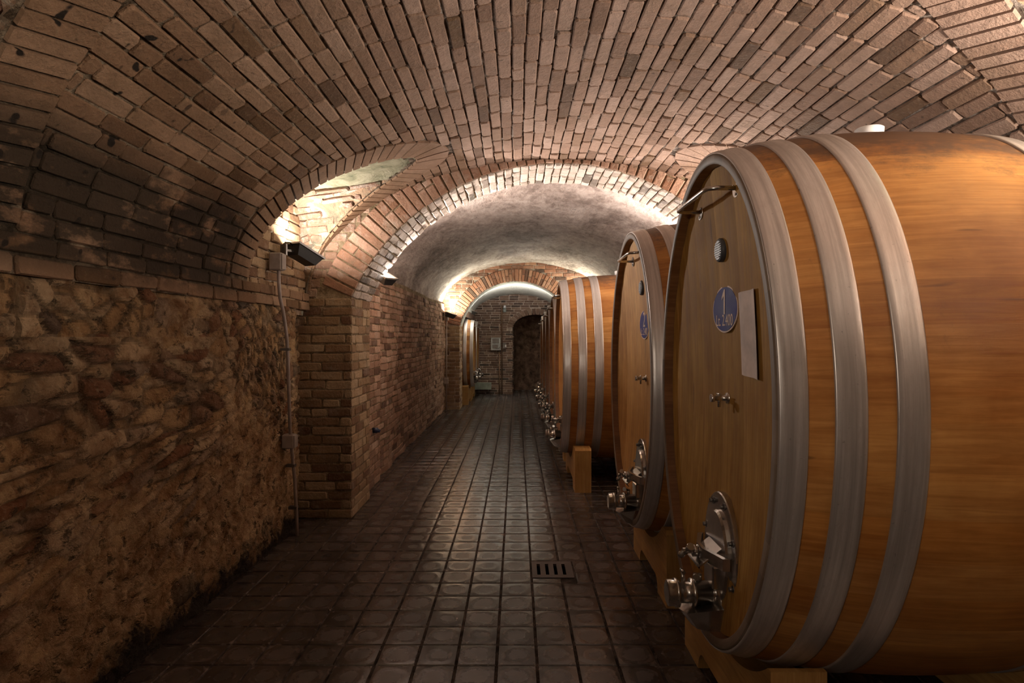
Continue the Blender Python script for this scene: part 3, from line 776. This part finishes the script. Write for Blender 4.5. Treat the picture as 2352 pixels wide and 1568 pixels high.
# ------------------------------------------------------------------ casks
def text_mesh(name,body,size,mat,parent,M,squash=.6):
    cu=bpy.data.curves.new(name,'FONT'); cu.body=body; cu.size=size; cu.align_x='CENTER'; cu.align_y='CENTER'; cu.extrude=.0006
    o=bpy.data.objects.new(name,cu); C.objects.link(o); dg=bpy.context.evaluated_depsgraph_get(); dg.update()
    me=bpy.data.meshes.new_from_object(o.evaluated_get(dg)); bpy.data.objects.remove(o); bpy.data.curves.remove(cu)
    me.name=name; me.transform(M@Matrix.Diagonal((squash,1,1,1))); me.materials.clear(); me.materials.append(mat)
    ob=bpy.data.objects.new(name,me); C.objects.link(ob); ob.parent=parent; return ob
def make_cask(label,x0,yc,zc,R,w,Lg=1.31,flip=False,number=None,headm=None,med=True,pinz=None,group=None,fit=1.0,bungp=True,bolts=False,off=0.0):
    zb=zc-R-.012
    root=empty('wine_cask',(x0,yc,zb),PI if flip else 0,label,'cask',group or 'large oval wine casks along the cellar')
    cz=zc-zb
    bul=.078*w/.69
    def prof(x):      # x from 0 to Lg; radial growth
        u=(x/Lg)*2-1; return bul*(1-u*u)
    NS=46; SUB=5; n=NS*SUB
    def ring(x,dr): return [(x,(w+dr)*math.cos(2*PI*k/n),cz+(R+dr)*math.sin(2*PI*k/n)) for k in range(n)]
    per=PI*(3*(w+R)-math.sqrt((3*w+R)*(w+3*R)))
    rs=[random.random() for _ in range(NS)]
    mb=MB(); xs=[.012]+[Lg*i/26 for i in range(1,26)]+[Lg-.012]
    base=-.010
    rows=[ring(x,base+prof(x)) for x in xs]
    mb.grid(rows,closed=True,flip=True,uvf=lambda i,j:(xs[i],per*j/n),rf=lambda i,j:rs[((j)//SUB)%NS])
    mb.build('staves',m_stave,root)
    # chime: outer bevel, end face, inner wall, both ends
    for end in (0,1):
        mb=MB(); sgn=1 if end==0 else -1; xe=0 if end==0 else Lg
        pr=[(.008,base),(.001,base-.004),(0,base-.008),(0,base-.032),(.005,base-.037)]
        rows=[ring(xe+sgn*a,b) for a,b in pr]
        mb.grid(rows,closed=True,flip=(end==0),uvf=lambda i,j:(per*j/n,pr[i][0]+i*.02),rf=lambda i,j:rs[(j//SUB)%NS])
        pr2=[(.005,base-.037),(.05,base-.040),(.125,base-.05)]
        rows=[ring(xe+sgn*a,b) for a,b in pr2]
        mb.grid(rows,closed=True,flip=(end==0),mi=1,uvf=lambda i,j:(pr2[i][0],per*j/n),rf=lambda i,j:rs[(j//SUB)%NS])
        mb.build('chime',[m_rim,m_inrim],root)
        # head, boards upright, dished inwards
        mb=MB(); ww=w+base-.0415; RR=R+base-.0415; nb=max(8,int(2*ww/.115)); NZ=22
        for b in range(nb):
            a0=-ww+2*ww*b/nb; a1=-ww+2*ww*(b+1)/nb; rv=random.random(); sub=3
            cols=[]
            for q in range(sub+1):
                yy=a0+(a1-a0)*q/sub; yy=max(-ww+.0005,min(ww-.0005,yy)); zl=RR*math.sqrt(max(0,1-(yy/ww)**2))
                g=.0025 if q in (0,sub) else 0
                cl=[]
                for k in range(NZ+1):
                    zz=-zl+2*zl*k/NZ; rho=(yy/ww)**2+(zz/RR)**2
                    cl.append((xe+sgn*(.042+.056*(1-rho)+g),yy,cz+zz))
                cols.append(cl)
            mb.grid(cols,flip=(end==1),rf=lambda i,j:rv,uvf=lambda i,j,c=cols:(c[i][min(j,NZ)][2],c[i][0][1]))
        mb.build('head',headm or m_head,root)
    # hoops
    hp=[(.004,.080),(.148,.230),(.305,.388)]; hp=hp+[(Lg-b,Lg-a) for a,b in hp]
    for (a,b) in hp:
        mb=MB(); t=.0045
        q=[(a,-.001),(a,t),(a+.004,t+.0015)]+[(a+(b-a)*u,t+.0015+(.0012*math.sin(u*PI*3))) for u in (.25,.5,.75)]+[(b-.004,t+.0015),(b,t),(b,-.001)]
        rows=[ring(x,base+prof(x)+d) for x,d in q]
        mb.grid(rows,closed=True,flip=True,uvf=lambda i,j:(per*j/n,q[i][0]))
        # riveted lap
        ang=math.radians(196 if a<.1 else 80)
        mb.build('hoop',m_hoop,root)
    hx=lambda yy,zz:.042+.056*(1-(yy/w)**2-((zz-cz)/R)**2)     # head surface
    Z=lambda zz:zz-zb
    s=R/.945
    # handle
    mb=MB(); zt=cz+(2.055-1.285)*s; yh=.213*fit
    xa=hx(yh,zt)
    mb.tube([(xa,-yh,zt),(xa-.07,-yh,zt),(xa-.098,-yh+.012,zt),(xa-.105,-yh+.04,zt),(xa-.105,yh-.04,zt),(xa-.098,yh-.012,zt),(xa-.07,yh,zt),(xa,yh,zt)],.0085*fit,12)
    hd=mb.build('handle',m_steel,root)
    for sy in (-1,1):
        mb=MB(); mb.tube([(xa+.004,sy*yh,zt-.002),(xa-.004,sy*yh,zt-.002)],.032,20)
        for an in range(3):
            a=an*2*PI/3+.5; mb.tube([(xa-.004,sy*yh+.022*math.cos(a),zt+.022*math.sin(a)),(xa-.008,sy*yh+.022*math.cos(a),zt+.022*math.sin(a))],.005,8)
        mb.build('mount',m_steel,hd)
    # head bung (ribbed dark disc)
    if med:
        zm=cz+(1.862-1.285)*s; xm=hx(0,zm); mb=MB()
        mb.tube([(xm+.01,0,zm),(xm-.014,0,zm),(xm-.018,0,zm),(xm-.018,0,zm),(xm-.012,0,zm)],[.047,.047,.043,.036,.035],28)
        plug=mb.build('head_plug',m_bung,root,fix=True); mb=MB()
        for k in range(-3,4):
            hw=math.sqrt(.034**2-(k*.009)**2); mb.box((xm-.023,-hw,zm+k*.009-.002),(xm-.019,hw,zm+k*.009+.002))
        mb.tube([(xm-.010,0,zm),(xm-.0195,0,zm)],.0375,28)
        mb.build('ribs',m_bung2,plug,fix=True)
    if number:
        zp=cz+(1.630-1.285)*s; xp=hx(.1,zp)-.004; mb=MB()
        def disc(mb,ry,rz,xa,xb):
            n=48; o=mb.add([(x,ry*math.cos(2*PI*k/n),zp+rz*math.sin(2*PI*k/n)) for x in (xa,xb) for k in range(n)])
            mb.face([o+n+k for k in range(n)],0); 
            for k in range(n): mb.face([o+k,o+(k+1)%n,o+n+(k+1)%n,o+n+k],0)
        disc(mb,.142,.0925,xp+.004,xp); pl=mb.build('number_plate',m_gold,root,fix=True)
        mb=MB(); disc(mb,.135,.0865,xp+.001,xp-.0012); mb.build('plate_field',m_blue,pl,fix=True)
        Mx=lambda dz,dy=0:Matrix.Translation((xp-.0018,dy,zp+dz))@Matrix(((0,0,-1,0),(-1,0,0,0),(0,1,0,0),(0,0,0,1)))
        if number=='1':
            mb=MB(); q=[(-.006,-.048),(.008,-.048),(.008,.050),(-.002,.050),(-.026,.022),(-.026,.008),(-.006,.026)]
            o=mb.add([Mx(.028)@Vector((a,b,zz)) for zz in (0,.0008) for a,b in q]); n=len(q)
            mb.face([o+n+k for k in range(n)]); 
            for k in range(n): mb.face([o+k,o+(k+1)%n,o+n+(k+1)%n,o+n+k])
            mb.build('numeral',m_gold,pl)
        else: text_mesh('numeral',number,.135,m_gold,pl,Mx(.026),1.0)
        text_mesh('lettering','Lt. 2.400',.064,m_gold,pl,Mx(-.046),.84)
    # sampling tap
    pz=(pinz if pinz else 1.285)-zb; px=hx(0,pz); mb=MB()
    mb.tube([(px+.01,0,pz),(px-.005,0,pz),(px-.006,0,pz),(px-.055,0,pz),(px-.056,0,pz),(px-.068,0,pz)],[.022,.022,.011,.011,.016,.016],14)
    mb.tube([(px-.035,0,pz-.035),(px-.035,0,pz+.012)],.006,10); mb.tube([(px-.035,-.02,pz+.016),(px-.035,.02,pz+.016)],.004,8)
    mb.build('sample_tap',m_steel,root)
    # manway door
    zd=.665-1.285+cz; 
    zd=max(zd, .085+.25); xd=hx(0,zd)-.004; ry,rz=.190*fit,.245*s
    def sup(r1,r2,n=48,ex=2.0):
        return [(r1*math.copysign(abs(math.cos(2*PI*k/n))**(2/ex),math.cos(2*PI*k/n)),zd+r2*math.copysign(abs(math.sin(2*PI*k/n))**(2/ex),math.sin(2*PI*k/n))) for k in range(n)]
    mb=MB(); 
    def plate(r1,r2,xa,xb,bev=.004):
        a=sup(r1,r2); b=sup(r1-bev,r2-bev); n=len(a)
        o=mb.add([(xa,y,z) for y,z in a]+[(xb+bev,y,z) for y,z in a]+[(xb,y,z) for y,z in b])
        mb.face([o+2*n+k for k in range(n)][::1],0)
        for L in (0,1):
            for k in range(n): mb.face([o+L*n+k,o+L*n+(k+1)%n,o+(L+1)*n+(k+1)%n,o+(L+1)*n+k],0)
    plate(ry,rz,xd+.03,xd-.006); dr=mb.build('manway_frame',m_steel,root,fix=True)
    mb=MB(); plate(ry*.66,rz*.72,xd-.002,xd-.022,.008); 
    a=sup(ry*.62,rz*.68); mb.build('manway_door',m_steel,root,fix=True)
    for k in range(8):
        if not bolts: break
        mb=MB(); a=2*PI*k/8+.35; yy,zz=ry*.87*math.cos(a),zd+rz*.88*math.sin(a)
        mb.tube([(xd-.004,yy,zz),(xd-.022,yy,zz)],.009,6); mb.tube([(xd-.004,yy,zz),(xd-.009,yy,zz)],.014,10)
        mb.build('bolt',m_dsteel,dr)
    # clamp bridge with screw and hand grip
    mb=MB(); zc2=zd+.015*s
    mb.prism([(xd-.02,-.16*fit),(xd-.045,-.155*fit),(xd-.085,-.035),(xd-.085,.035),(xd-.045,.155*fit),(xd-.02,.16*fit),(xd-.035,.13*fit),(xd-.072,.025),(xd-.072,-.025),(xd-.035,-.13*fit)],2,zc2-.022,zc2+.022)
    cb=mb.build('clamp_bridge',m_steel,root,fix=True)
    mb=MB(); mb.tube([(xd-.02,0,zc2),(xd-.15,0,zc2)],.011,12); mb.tube([(xd-.09,0,zc2),(xd-.112,0,zc2)],.024,8)
    mb.tube([(xd-.138,-.06,zc2+.035),(xd-.132,0,zc2),(xd-.138,.06,zc2-.035)],[.009,.012,.009],10)
    mb.tube([(xd-.138,-.068,zc2+.040),(xd-.138,-.052,zc2+.031)],.014,10); mb.tube([(xd-.138,.068,zc2-.040),(xd-.138,.052,zc2-.031)],.014,10)
    mb.build('wing_screw',m_steel,cb)
    mb=MB(); Mt=Matrix.Translation((xd-.02,0,zc2+.03))@Matrix.Rotation(math.radians(-38),4,'Y')
    mb.box((-.115,-.075,-.003),(.0,.075,.003),M=Mt); mb.box((-.115,-.075,-.02),(-.109,.075,.003),M=Mt)
    mb.build('guard_plate',m_steel,cb)
    mb=MB(); mb.box((xd-.05,-.055,zd-.12*s),(xd-.004,.055,zd-.03*s),bev=.006); mb.build('hinge_block',m_steel,dr)
    # outlet valve
    zv=zd-.150*s; mb=MB()
    xx=[0,.02,.02,.045,.045,.10,.10,.115,.115,.165,.165,.178,.178,.205,.21]
    rr=[.060,.060,.040,.040,.046,.046,.055,.055,.040,.040,.055,.055,.050,.050,.040]
    mb.tube([(xd-.004-a,0,zv) for a in xx],rr,24)
    vl=mb.build('outlet_valve',m_steel,root)
    mb=MB(); mb.tube([(xd-.085,0,zv+.04),(xd-.085,0,zv+.075)],.010,10); mb.tube([(xd-.085,0,zv+.068),(xd-.11,-.03,zv+.085),(xd-.125,-.09,zv+.10)],.007,10)
    mb.tube([(xd-.125,-.088,zv+.10),(xd-.13,-.115,zv+.105)],.012,10)
    mb.tube([(xd-.15,0,zv+.03),(xd-.15,0,zv+.082)],.007,8); mb.tube([(xd-.15,-.018,zv+.084),(xd-.15,.018,zv+.084)],.008,8)
    mb.build('valve_lever',m_steel,vl)
    mb=MB(); z0=zv-.06
    # folded drip lip under the outlet
    A=[(xd-.006,-.095,z0+.035),(xd-.006,.095,z0+.035),(xd-.150,.062,z0+.004),(xd-.165,.0,z0-.002),(xd-.150,-.062,z0+.004)]
    B=[(xd-.006,-.075,z0-.075),(xd-.006,.075,z0-.075),(xd-.105,.045,z0-.062),(xd-.115,.0,z0-.066),(xd-.105,-.045,z0-.062)]
    o=mb.add(A+B); mb.face([o,o+1,o+2,o+3,o+4]); mb.face([o+9,o+8,o+7,o+6,o+5])
    for k in range(5): mb.face([o+k,o+(k+1)%5,o+5+(k+1)%5,o+5+k])
    mb.build('drip_lip',m_steel,root,fix=True)
    if bungp:
        mb=MB(); zt=cz+R+base+bul; mb.tube([(Lg/2-.0,0,zt-.01),(Lg/2,0,zt+.040),(Lg/2,0,zt+.044)],[.048,.052,.046],28)
        mb.build('top_bung',m_white,root)
    if off:
        for ch in root.children:
            if ch.name.split('.')[0] in ('head_plug','number_plate','sample_tap','manway_frame','manway_door','clamp_bridge','outlet_valve','drip_lip','handle'):
                ch.location.y=off
    return root
def make_cradle(label,x0,yc,zc,R,w,Lg=1.31,flip=False,span=(-.60,.60),xo=.115,top=.43,TH=.16):
    root=empty('cask_cradle',(x0,yc,0),PI if flip else 0,label,'cradle','oak cradles carrying the casks')
    A,B=span
    for k,xa in enumerate((xo,Lg-.115-.16)):
        bul=.078*w/.69; u=((xa+(TH if k==0 else 0))/Lg)*2-1; dr=-.010+bul*(1-u*u)+.009
        el=lambda y:zc-(R+dr)*math.sqrt(max(0,1-(y/(w+dr))**2))
        tp=[]; N=40
        for i in range(N+1):
            y=A+.025+(B-A-.05)*i/N; tp.append((y,min(top,el(y)-.004)))
        pts=[(A,0),(A,min(top,el(A)-.004)-.02)]+tp+[(B,min(top,el(B)-.004)-.02),(B,0)]
        f=.22; m=(A+B)/2; hl=(B-A)/2
        bot=[(hl-f-(.07)*(1-math.cos(a)),.09*math.sin(a)) for a in [PI/2*i/6 for i in range(0,7)]]
        bot=[(m+p[0],p[1]) for p in bot]+[(m-p[0],p[1]) for p in bot[::-1]]
        pr=pts+bot
        mb=MB(); n=len(pr)
        o=mb.add([(xa,p[0],p[1]) for p in pr]+[(xa+TH,p[0],p[1]) for p in pr])
        uv=[(p[0],p[1]) for p in pr]
        mb.face([o+i for i in range(n)],0,random.random(),uv); mb.face([o+n+i for i in range(n)][::-1],0,random.random(),uv[::-1])
        for i in range(n):
            j=(i+1)%n; L=math.hypot(pr[i][0]-pr[j][0],pr[i][1]-pr[j][1]); mb.face([o+i,o+n+i,o+n+j,o+j],0,.4,[(0,0),(0,TH),(L,TH),(L,0)])
        mb.build('beam',m_beam,root,fix=True)
    return root
CK=[ # label, x0, yc, zc, R, w, number, head
 ('nearest large oval oak cask with blue number 1 plate and paper sheet on its head',.735,2.40,1.285,.945,.690,'1',m_head,None,1.28),
 ('second large oval oak wine cask with blue number 2 plate, partly behind the nearest cask',.722,3.955,1.255,.943,.715,'2',m_head_lit,None,1.26),
 ('third cask on the right, first beyond the cross arch, three grey hoops in full view',.452,6.55,1.210,.912,.655,None,m_head_lit,None,.66),
 ('fourth cask on the right, thin sliver directly behind the third cask',.462,7.98,1.17,.885,.62,None,m_head_lit,None,.66),
 ('fifth cask on the right, thin sliver third from last in the row',.470,9.29,1.14,.860,.55,None,m_head_lit,None,.66),
 ('sixth cask on the right, second to last sliver before the dark doorway',.475,10.52,1.12,.840,.54,None,m_head_lit,None,.66),
 ('seventh and farthest cask on the right, beside the dark doorway in the end wall',.480,11.74,1.10,.825,.54,None,m_head_lit,None,.66)]
CL=['front oak cradle at bottom right under the nearest cask with number 1 plate','oak cradle with arched underside below the cask with number 2 plate','oak cradle with sawn end facing out under the third cask beyond the arch',
 'oak cradle under the fourth cask on the right','oak cradle under the fifth cask on the right','oak cradle under the sixth cask on the right','oak cradle under the farthest cask on the right']
for i,(lb,x0,yc,zc,R_,w,num,hm,_,pz) in enumerate(CK):
    make_cask(lb,x0,yc,zc,R_,w,number=num,headm=hm,med=(i<2),pinz=pz,fit=1 if i<3 else .9,Lg=1.31,bolts=i<2,off=-.11 if i==1 else 0)
    make_cradle(CL[i],x0,yc,zc,R_,w,span=[(-.40,.62),(-.54,.42),(-.60,.50)][i] if i<3 else (-.52,.48),xo=.10 if i==0 else .12,top=.465 if i==0 else .43,TH=.185 if i==0 else .16)
for k,(yc,lb,cl) in enumerate(((14.15,'near oval cask on the left of the last bay, behind the brick pier','oak cradle under the near left cask of the last bay'),(15.38,'far oval cask on the left of the last bay, next to the end wall','oak cradle under the far left cask by the end wall'))):
    make_cask(lb,-.965,yc,1.145,.765,.555,Lg=1.2,flip=True,med=False,pinz=.66,fit=.85)
    make_cradle(cl,-.965,yc,1.145,.765,.555,Lg=1.2,flip=True,span=(-.5,.5))

# sheet of paper pinned on the first head
mb=MB(); rows=[]
x0,yc,zc,R_,w=.735,2.40,1.285,.945,.69
for i in range(7):
    row=[]
    for j in range(9):
        y=-.185-.175*i/6-.0*j; z=1.385+.295*j/8-.008*i/6+(.012*i/6 if j==8 else 0)
        yy=y-.012*(8-j)/8
        xx=x0+.042+.056*(1-(yy/w)**2-((z-zc)/R_)**2)-.013-.005*math.sin(i*1.1)
        row.append((xx,yc+yy,z))
    rows.append(row)
mb.grid(rows,flip=True); mb.grid([[ (p[0]+.0012,p[1],p[2]) for p in r] for r in rows])
tag(mb.build('paper_sheet',m_paper),'blank sheet of paper pinned to the head of the nearest cask','paper')

# ------------------------------------------------------------------ lamps, conduit
def flood(name_label,loc,rz,tilt,power,size=(.25,.16),colr=(1,.84,.66),arm=None,cable=False,spot=None):
    root=empty('floodlight',loc,rz,name_label,'floodlight','floodlights up-lighting the vaults')
    M=Matrix.Rotation(tilt,4,'Y'); a,b=size
    mb=MB(); 
    # tapered housing (open side up)
    up=[(-a/2,-b/2,0),(a/2,-b/2,0),(a/2,b/2,0),(-a/2,b/2,0)]; dn=[(-a*.36,-b*.34,-.075),(a*.36,-b*.34,-.075),(a*.36,b*.34,-.075),(-a*.36,b*.34,-.075)]
    o=mb.add([M@Vector(p) for p in up+dn]); 
    for k in range(4): mb.face([o+k,o+4+k,o+4+(k+1)%4,o+(k+1)%4])
    mb.face([o+7,o+6,o+5,o+4]); mb.build('housing',m_black,root,fix=False)
    mb=MB()
    for lo,hi in (((-a/2-.008,-b/2-.008,-.004),(a/2+.008,-b/2+.008,.010)),((-a/2-.008,b/2-.008,-.004),(a/2+.008,b/2+.008,.010)),((-a/2-.008,-b/2,-.004),(-a/2+.010,b/2,.010)),((a/2-.010,-b/2,-.004),(a/2+.008,b/2,.010))): mb.box(lo,hi,M=M)
    mb.build('rim',m_dsteel,root)
    mb=MB(); mb.poly([M@Vector(p) for p in ((-a/2+.01,-b/2+.008,.002),(a/2-.01,-b/2+.008,.002),(a/2-.01,b/2-.008,.002),(-a/2+.01,b/2-.008,.002))]); mb.build('lens',m_lens,root)
    if arm:
        mb=MB(); mb.box((-a/2-arm,-.018,-.02),(-a/2+.01,.018,-.004)); mb.box((-a/2-arm-.004,-.03,-.05),(-a/2-arm+.01,.03,.03)); mb.build('bracket',m_dsteel,root)
    if cable:
        mb=MB(); mb.tube([(-a/2-.06,0,-.08),(-a/2-.075,0,.0),(-a/2-.055,0,.045),(-a/2-.01,0,.05),(-a/2+.02,0,.02)],.005,8); mb.build('cable',m_black,root)
    ld=bpy.data.lights.new('flood','AREA'); ld.shape='RECTANGLE'; ld.size=a*.8; ld.size_y=b*.8; ld.energy=power; ld.color=colr
    lo=bpy.data.objects.new('lamp',ld); C.objects.link(lo); lo.parent=root
    # area light points along local -Z: flip to shine out of the open side
    lo.matrix_local=M@Matrix.Translation((0,0,.02))@Matrix.Rotation(PI,4,'X')
    return root
# rz turns the lamp; tilt leans the open face away from the wall
WM=(1,.87,.73)
flood('added unseen floodlight on the left wall beside the viewer',(-1.46,-.9,1.96),math.radians(25),math.radians(38),34,colr=WM,arm=.07)  # added out of view to brighten the cask heads
flood('black floodlight on the left wall in front of the first brick pier',(-1.60,4.60,2.165),math.radians(62),math.radians(20),15,colr=(1,.9,.80),arm=.07,cable=True)
flood('black floodlight behind the first brick arch, high on the left',(-1.27,5.93,2.12),math.radians(-42),math.radians(24),112,size=(.2,.14),colr=(1,.9,.82),arm=.05)
flood('black floodlight beside the second, far brick arch on the left',(-1.34,12.42,1.99),math.radians(20),math.radians(18),27,size=(.22,.15),colr=(.97,1,.80),arm=.04)
flood('black floodlight on the right wall beyond the second cask',(2.22,4.60,2.10),PI-math.radians(35),math.radians(34),52,colr=WM,arm=.07)
flood('black floodlight behind the first brick arch on the right',(1.66,5.96,2.10),PI+math.radians(10),math.radians(18),42,size=(.2,.14),colr=(1,.9,.82),arm=.05)
flood('black floodlight beside the second, far brick arch on the right',(1.78,12.42,1.99),PI-math.radians(20),math.radians(18),55,size=(.22,.15),colr=(.97,1,.80),arm=.04)
flood('black floodlight high on the right wall above the nearest cask',(2.12,1.50,2.0),PI,math.radians(14),54,colr=WM,arm=.05)
flood('black floodlight on the right wall beside the viewer',(2.2,.25,2.0),PI,math.radians(22),58,colr=WM,arm=.07)
flood('black floodlight in the last bay over the right lintel',(.95,13.75,2.10),PI,math.radians(20),34,size=(.1,.08),colr=(1,.95,.9),arm=.0)
flood('black floodlight in the last bay over the left lintel',(-.95,13.75,2.10),0,math.radians(20),34,size=(.1,.08),colr=(1,.95,.9),arm=.0)

# wall conduit with boxes
ry_=lambda px,py,X:( (px-1186)and X*F/(px-1186))
cd=empty('wall_conduit',(-1.69,4.60,0),0,'grey electrical conduit running down the left rubble wall','conduit')
L=Vector((-1.69,4.60,0))
def cp(x,y,z): return tuple(Vector((x,y,z))-L)
mb=MB(); pts=[(-1.69,4.33,2.02),(-1.69,4.34,1.90),(-1.69,4.36,1.80),(-1.69,4.42,1.70),(-1.69,4.46,1.60),(-1.69,4.49,1.50),(-1.69,4.51,1.35),(-1.69,4.53,1.10),(-1.69,4.55,.85),(-1.69,4.60,.62),(-1.685,4.63,.45),(-1.68,4.66,.15),(-1.68,4.67,0.0)]
mb.tube([cp(*p) for p in pts],.0125,12); mb.build('pipe',m_cond,cd)
for y,z in ((4.50,1.43),(4.61,.55),(4.655,.22)):
    mb=MB(); mb.box(cp(-1.735,y-.022,z-.01),cp(-1.672,y+.022,z+.01)); mb.build('clip',m_dsteel,cd)
for (y,z,hs,hz) in ((4.33,2.055,.042,.062),(4.565,.742,.042,.052)):
    mb=MB(); mb.box(cp(-1.745,y-hs,z-hz),cp(-1.655,y+hs,z+hz),bev=.008); b=mb.build('junction_box',m_grey,cd)
    mb=MB(); mb.box(cp(-1.655,y-hs+.006,z-hz+.006),cp(-1.648,y+hs-.006,z+hz-.006),bev=.003); mb.build('lid',m_grey,b)
# second conduit by the far pier
cd2=empty('wall_conduit',(-1.44,12.55,0),0,'grey conduit with junction boxes beside the far brick pier','conduit')
L=Vector((-1.44,12.55,0)); mb=MB(); mb.tube([cp(-1.44,12.55,1.93),cp(-1.44,12.55,0.0)],.014,10); mb.build('pipe',m_cond,cd2)
for z in (1.92,.62):
    mb=MB(); mb.box(cp(-1.49,12.50,z-.06),cp(-1.40,12.60,z+.06),bev=.008); mb.build('junction_box',m_grey,cd2)
# small blue plug on the side wall
mb=MB(); mb.tube([(0,0,0),(.05,0,0),(.05,0,0),(.075,0,-.01)],[.028,.028,.02,.016],14)
o=mb.build('wall_plug',simple('dark blue plastic',(.02,.025,.06),.4)); o.location=(-1.45,6.15,.58); tag(o,'small dark blue plug on the brick wall just past the first pier','plug')

# end-wall equipment
el=empty('electrical_panel',(-.545,Y4-.03,1.34),0,'grey electrical panel with two windows on the dark end wall','electrical panel')
mb=MB(); mb.box((-.13,-.10,-.17),(.13,0,.17),bev=.01); mb.build('enclosure',m_panel,el)
mb=MB(); mb.box((-.085,-.112,.02),(.085,-.10,.14),bev=.004); mb.build('window_cover',m_dsteel,el)
mb=MB(); mb.box((-.085,-.112,-.12),(.06,-.10,-.02),bev=.004); mb.build('switch_cover',m_dsteel,el)
mb=MB(); mb.tube([(0,-.12,-.10),(.05,-.125,-.12),(.10,-.12,-.10),(.11,-.12,-.07)],.01,8); mb.build('latch',m_steel,el)
pp=empty('lamp_conduit',(-.385,Y4-.05,0),0,'copper coloured vertical pipe carrying a bulkhead lamp on the end wall','pipe')
mb=MB(); mb.tube([(0,0,0),(0,0,2.33),(.02,-.02,2.37),(.06,-.03,2.37)],.016,10); mb.build('pipe',m_copper,pp)
mb=MB(); mb.tube([(-.07,0,1.155),(-.07,0,0)],.013,10); mb.build('pipe',m_copper,pp)
mb=MB(); mb.tube([(.075,-.04,2.36),(.075,-.04,2.29)],[.03,.035],16); mb.build('lamp_cap',m_white,pp)
mb=MB(); mb.tube([(.075,-.04,2.29),(.075,-.04,2.24),(.075,-.04,2.19),(.075,-.04,2.17)],[.038,.045,.04,.02],16); mb.build('lamp_glass',m_glass,pp)
sw=empty('wall_switch',(-.30,Y4-.03,1.29),0,'small switch box with white button right of the end wall pipe','switch')
mb=MB(); mb.box((-.06,-.06,-.07),(.03,0,.07),bev=.006); mb.build('box',m_dsteel,sw)
mb=MB(); mb.box((-.0,-.075,-.035),(.035,-.06,.03),bev=.005); mb.build('button',m_white,sw)
mb=MB(); mb.box((-.22,-.05,0),(.22,.05,.19),bev=.008)
o=mb.build('metal_box',m_green,fix=True); o.location=(-.88,Y4-.12,.13); tag(o,'low green grey metal box on the end wall near the floor','box')

# ------------------------------------------------------------------ camera / view
cam=bpy.data.cameras.new('camera'); cam.sensor_width=36; cam.lens=F/2352*36; cam.shift_x=-10/2352; cam.shift_y=-10/2352; cam.clip_start=.05
co=bpy.data.objects.new('camera',cam); C.objects.link(co); co.location=(0,0,H); co.rotation_euler=(PI/2,0,0)
sc=bpy.context.scene; sc.camera=co
w=bpy.data.worlds.new('world'); sc.world=w; w.use_nodes=True; w.node_tree.nodes['Background'].inputs[0].default_value=(0.01,.008,.006,1); w.node_tree.nodes['Background'].inputs[1].default_value=.3
sc.view_settings.view_transform='Standard'; sc.view_settings.look='None'; sc.view_settings.gamma=1; sc.view_settings.use_curve_mapping=False
sc.view_settings.exposure=0.18
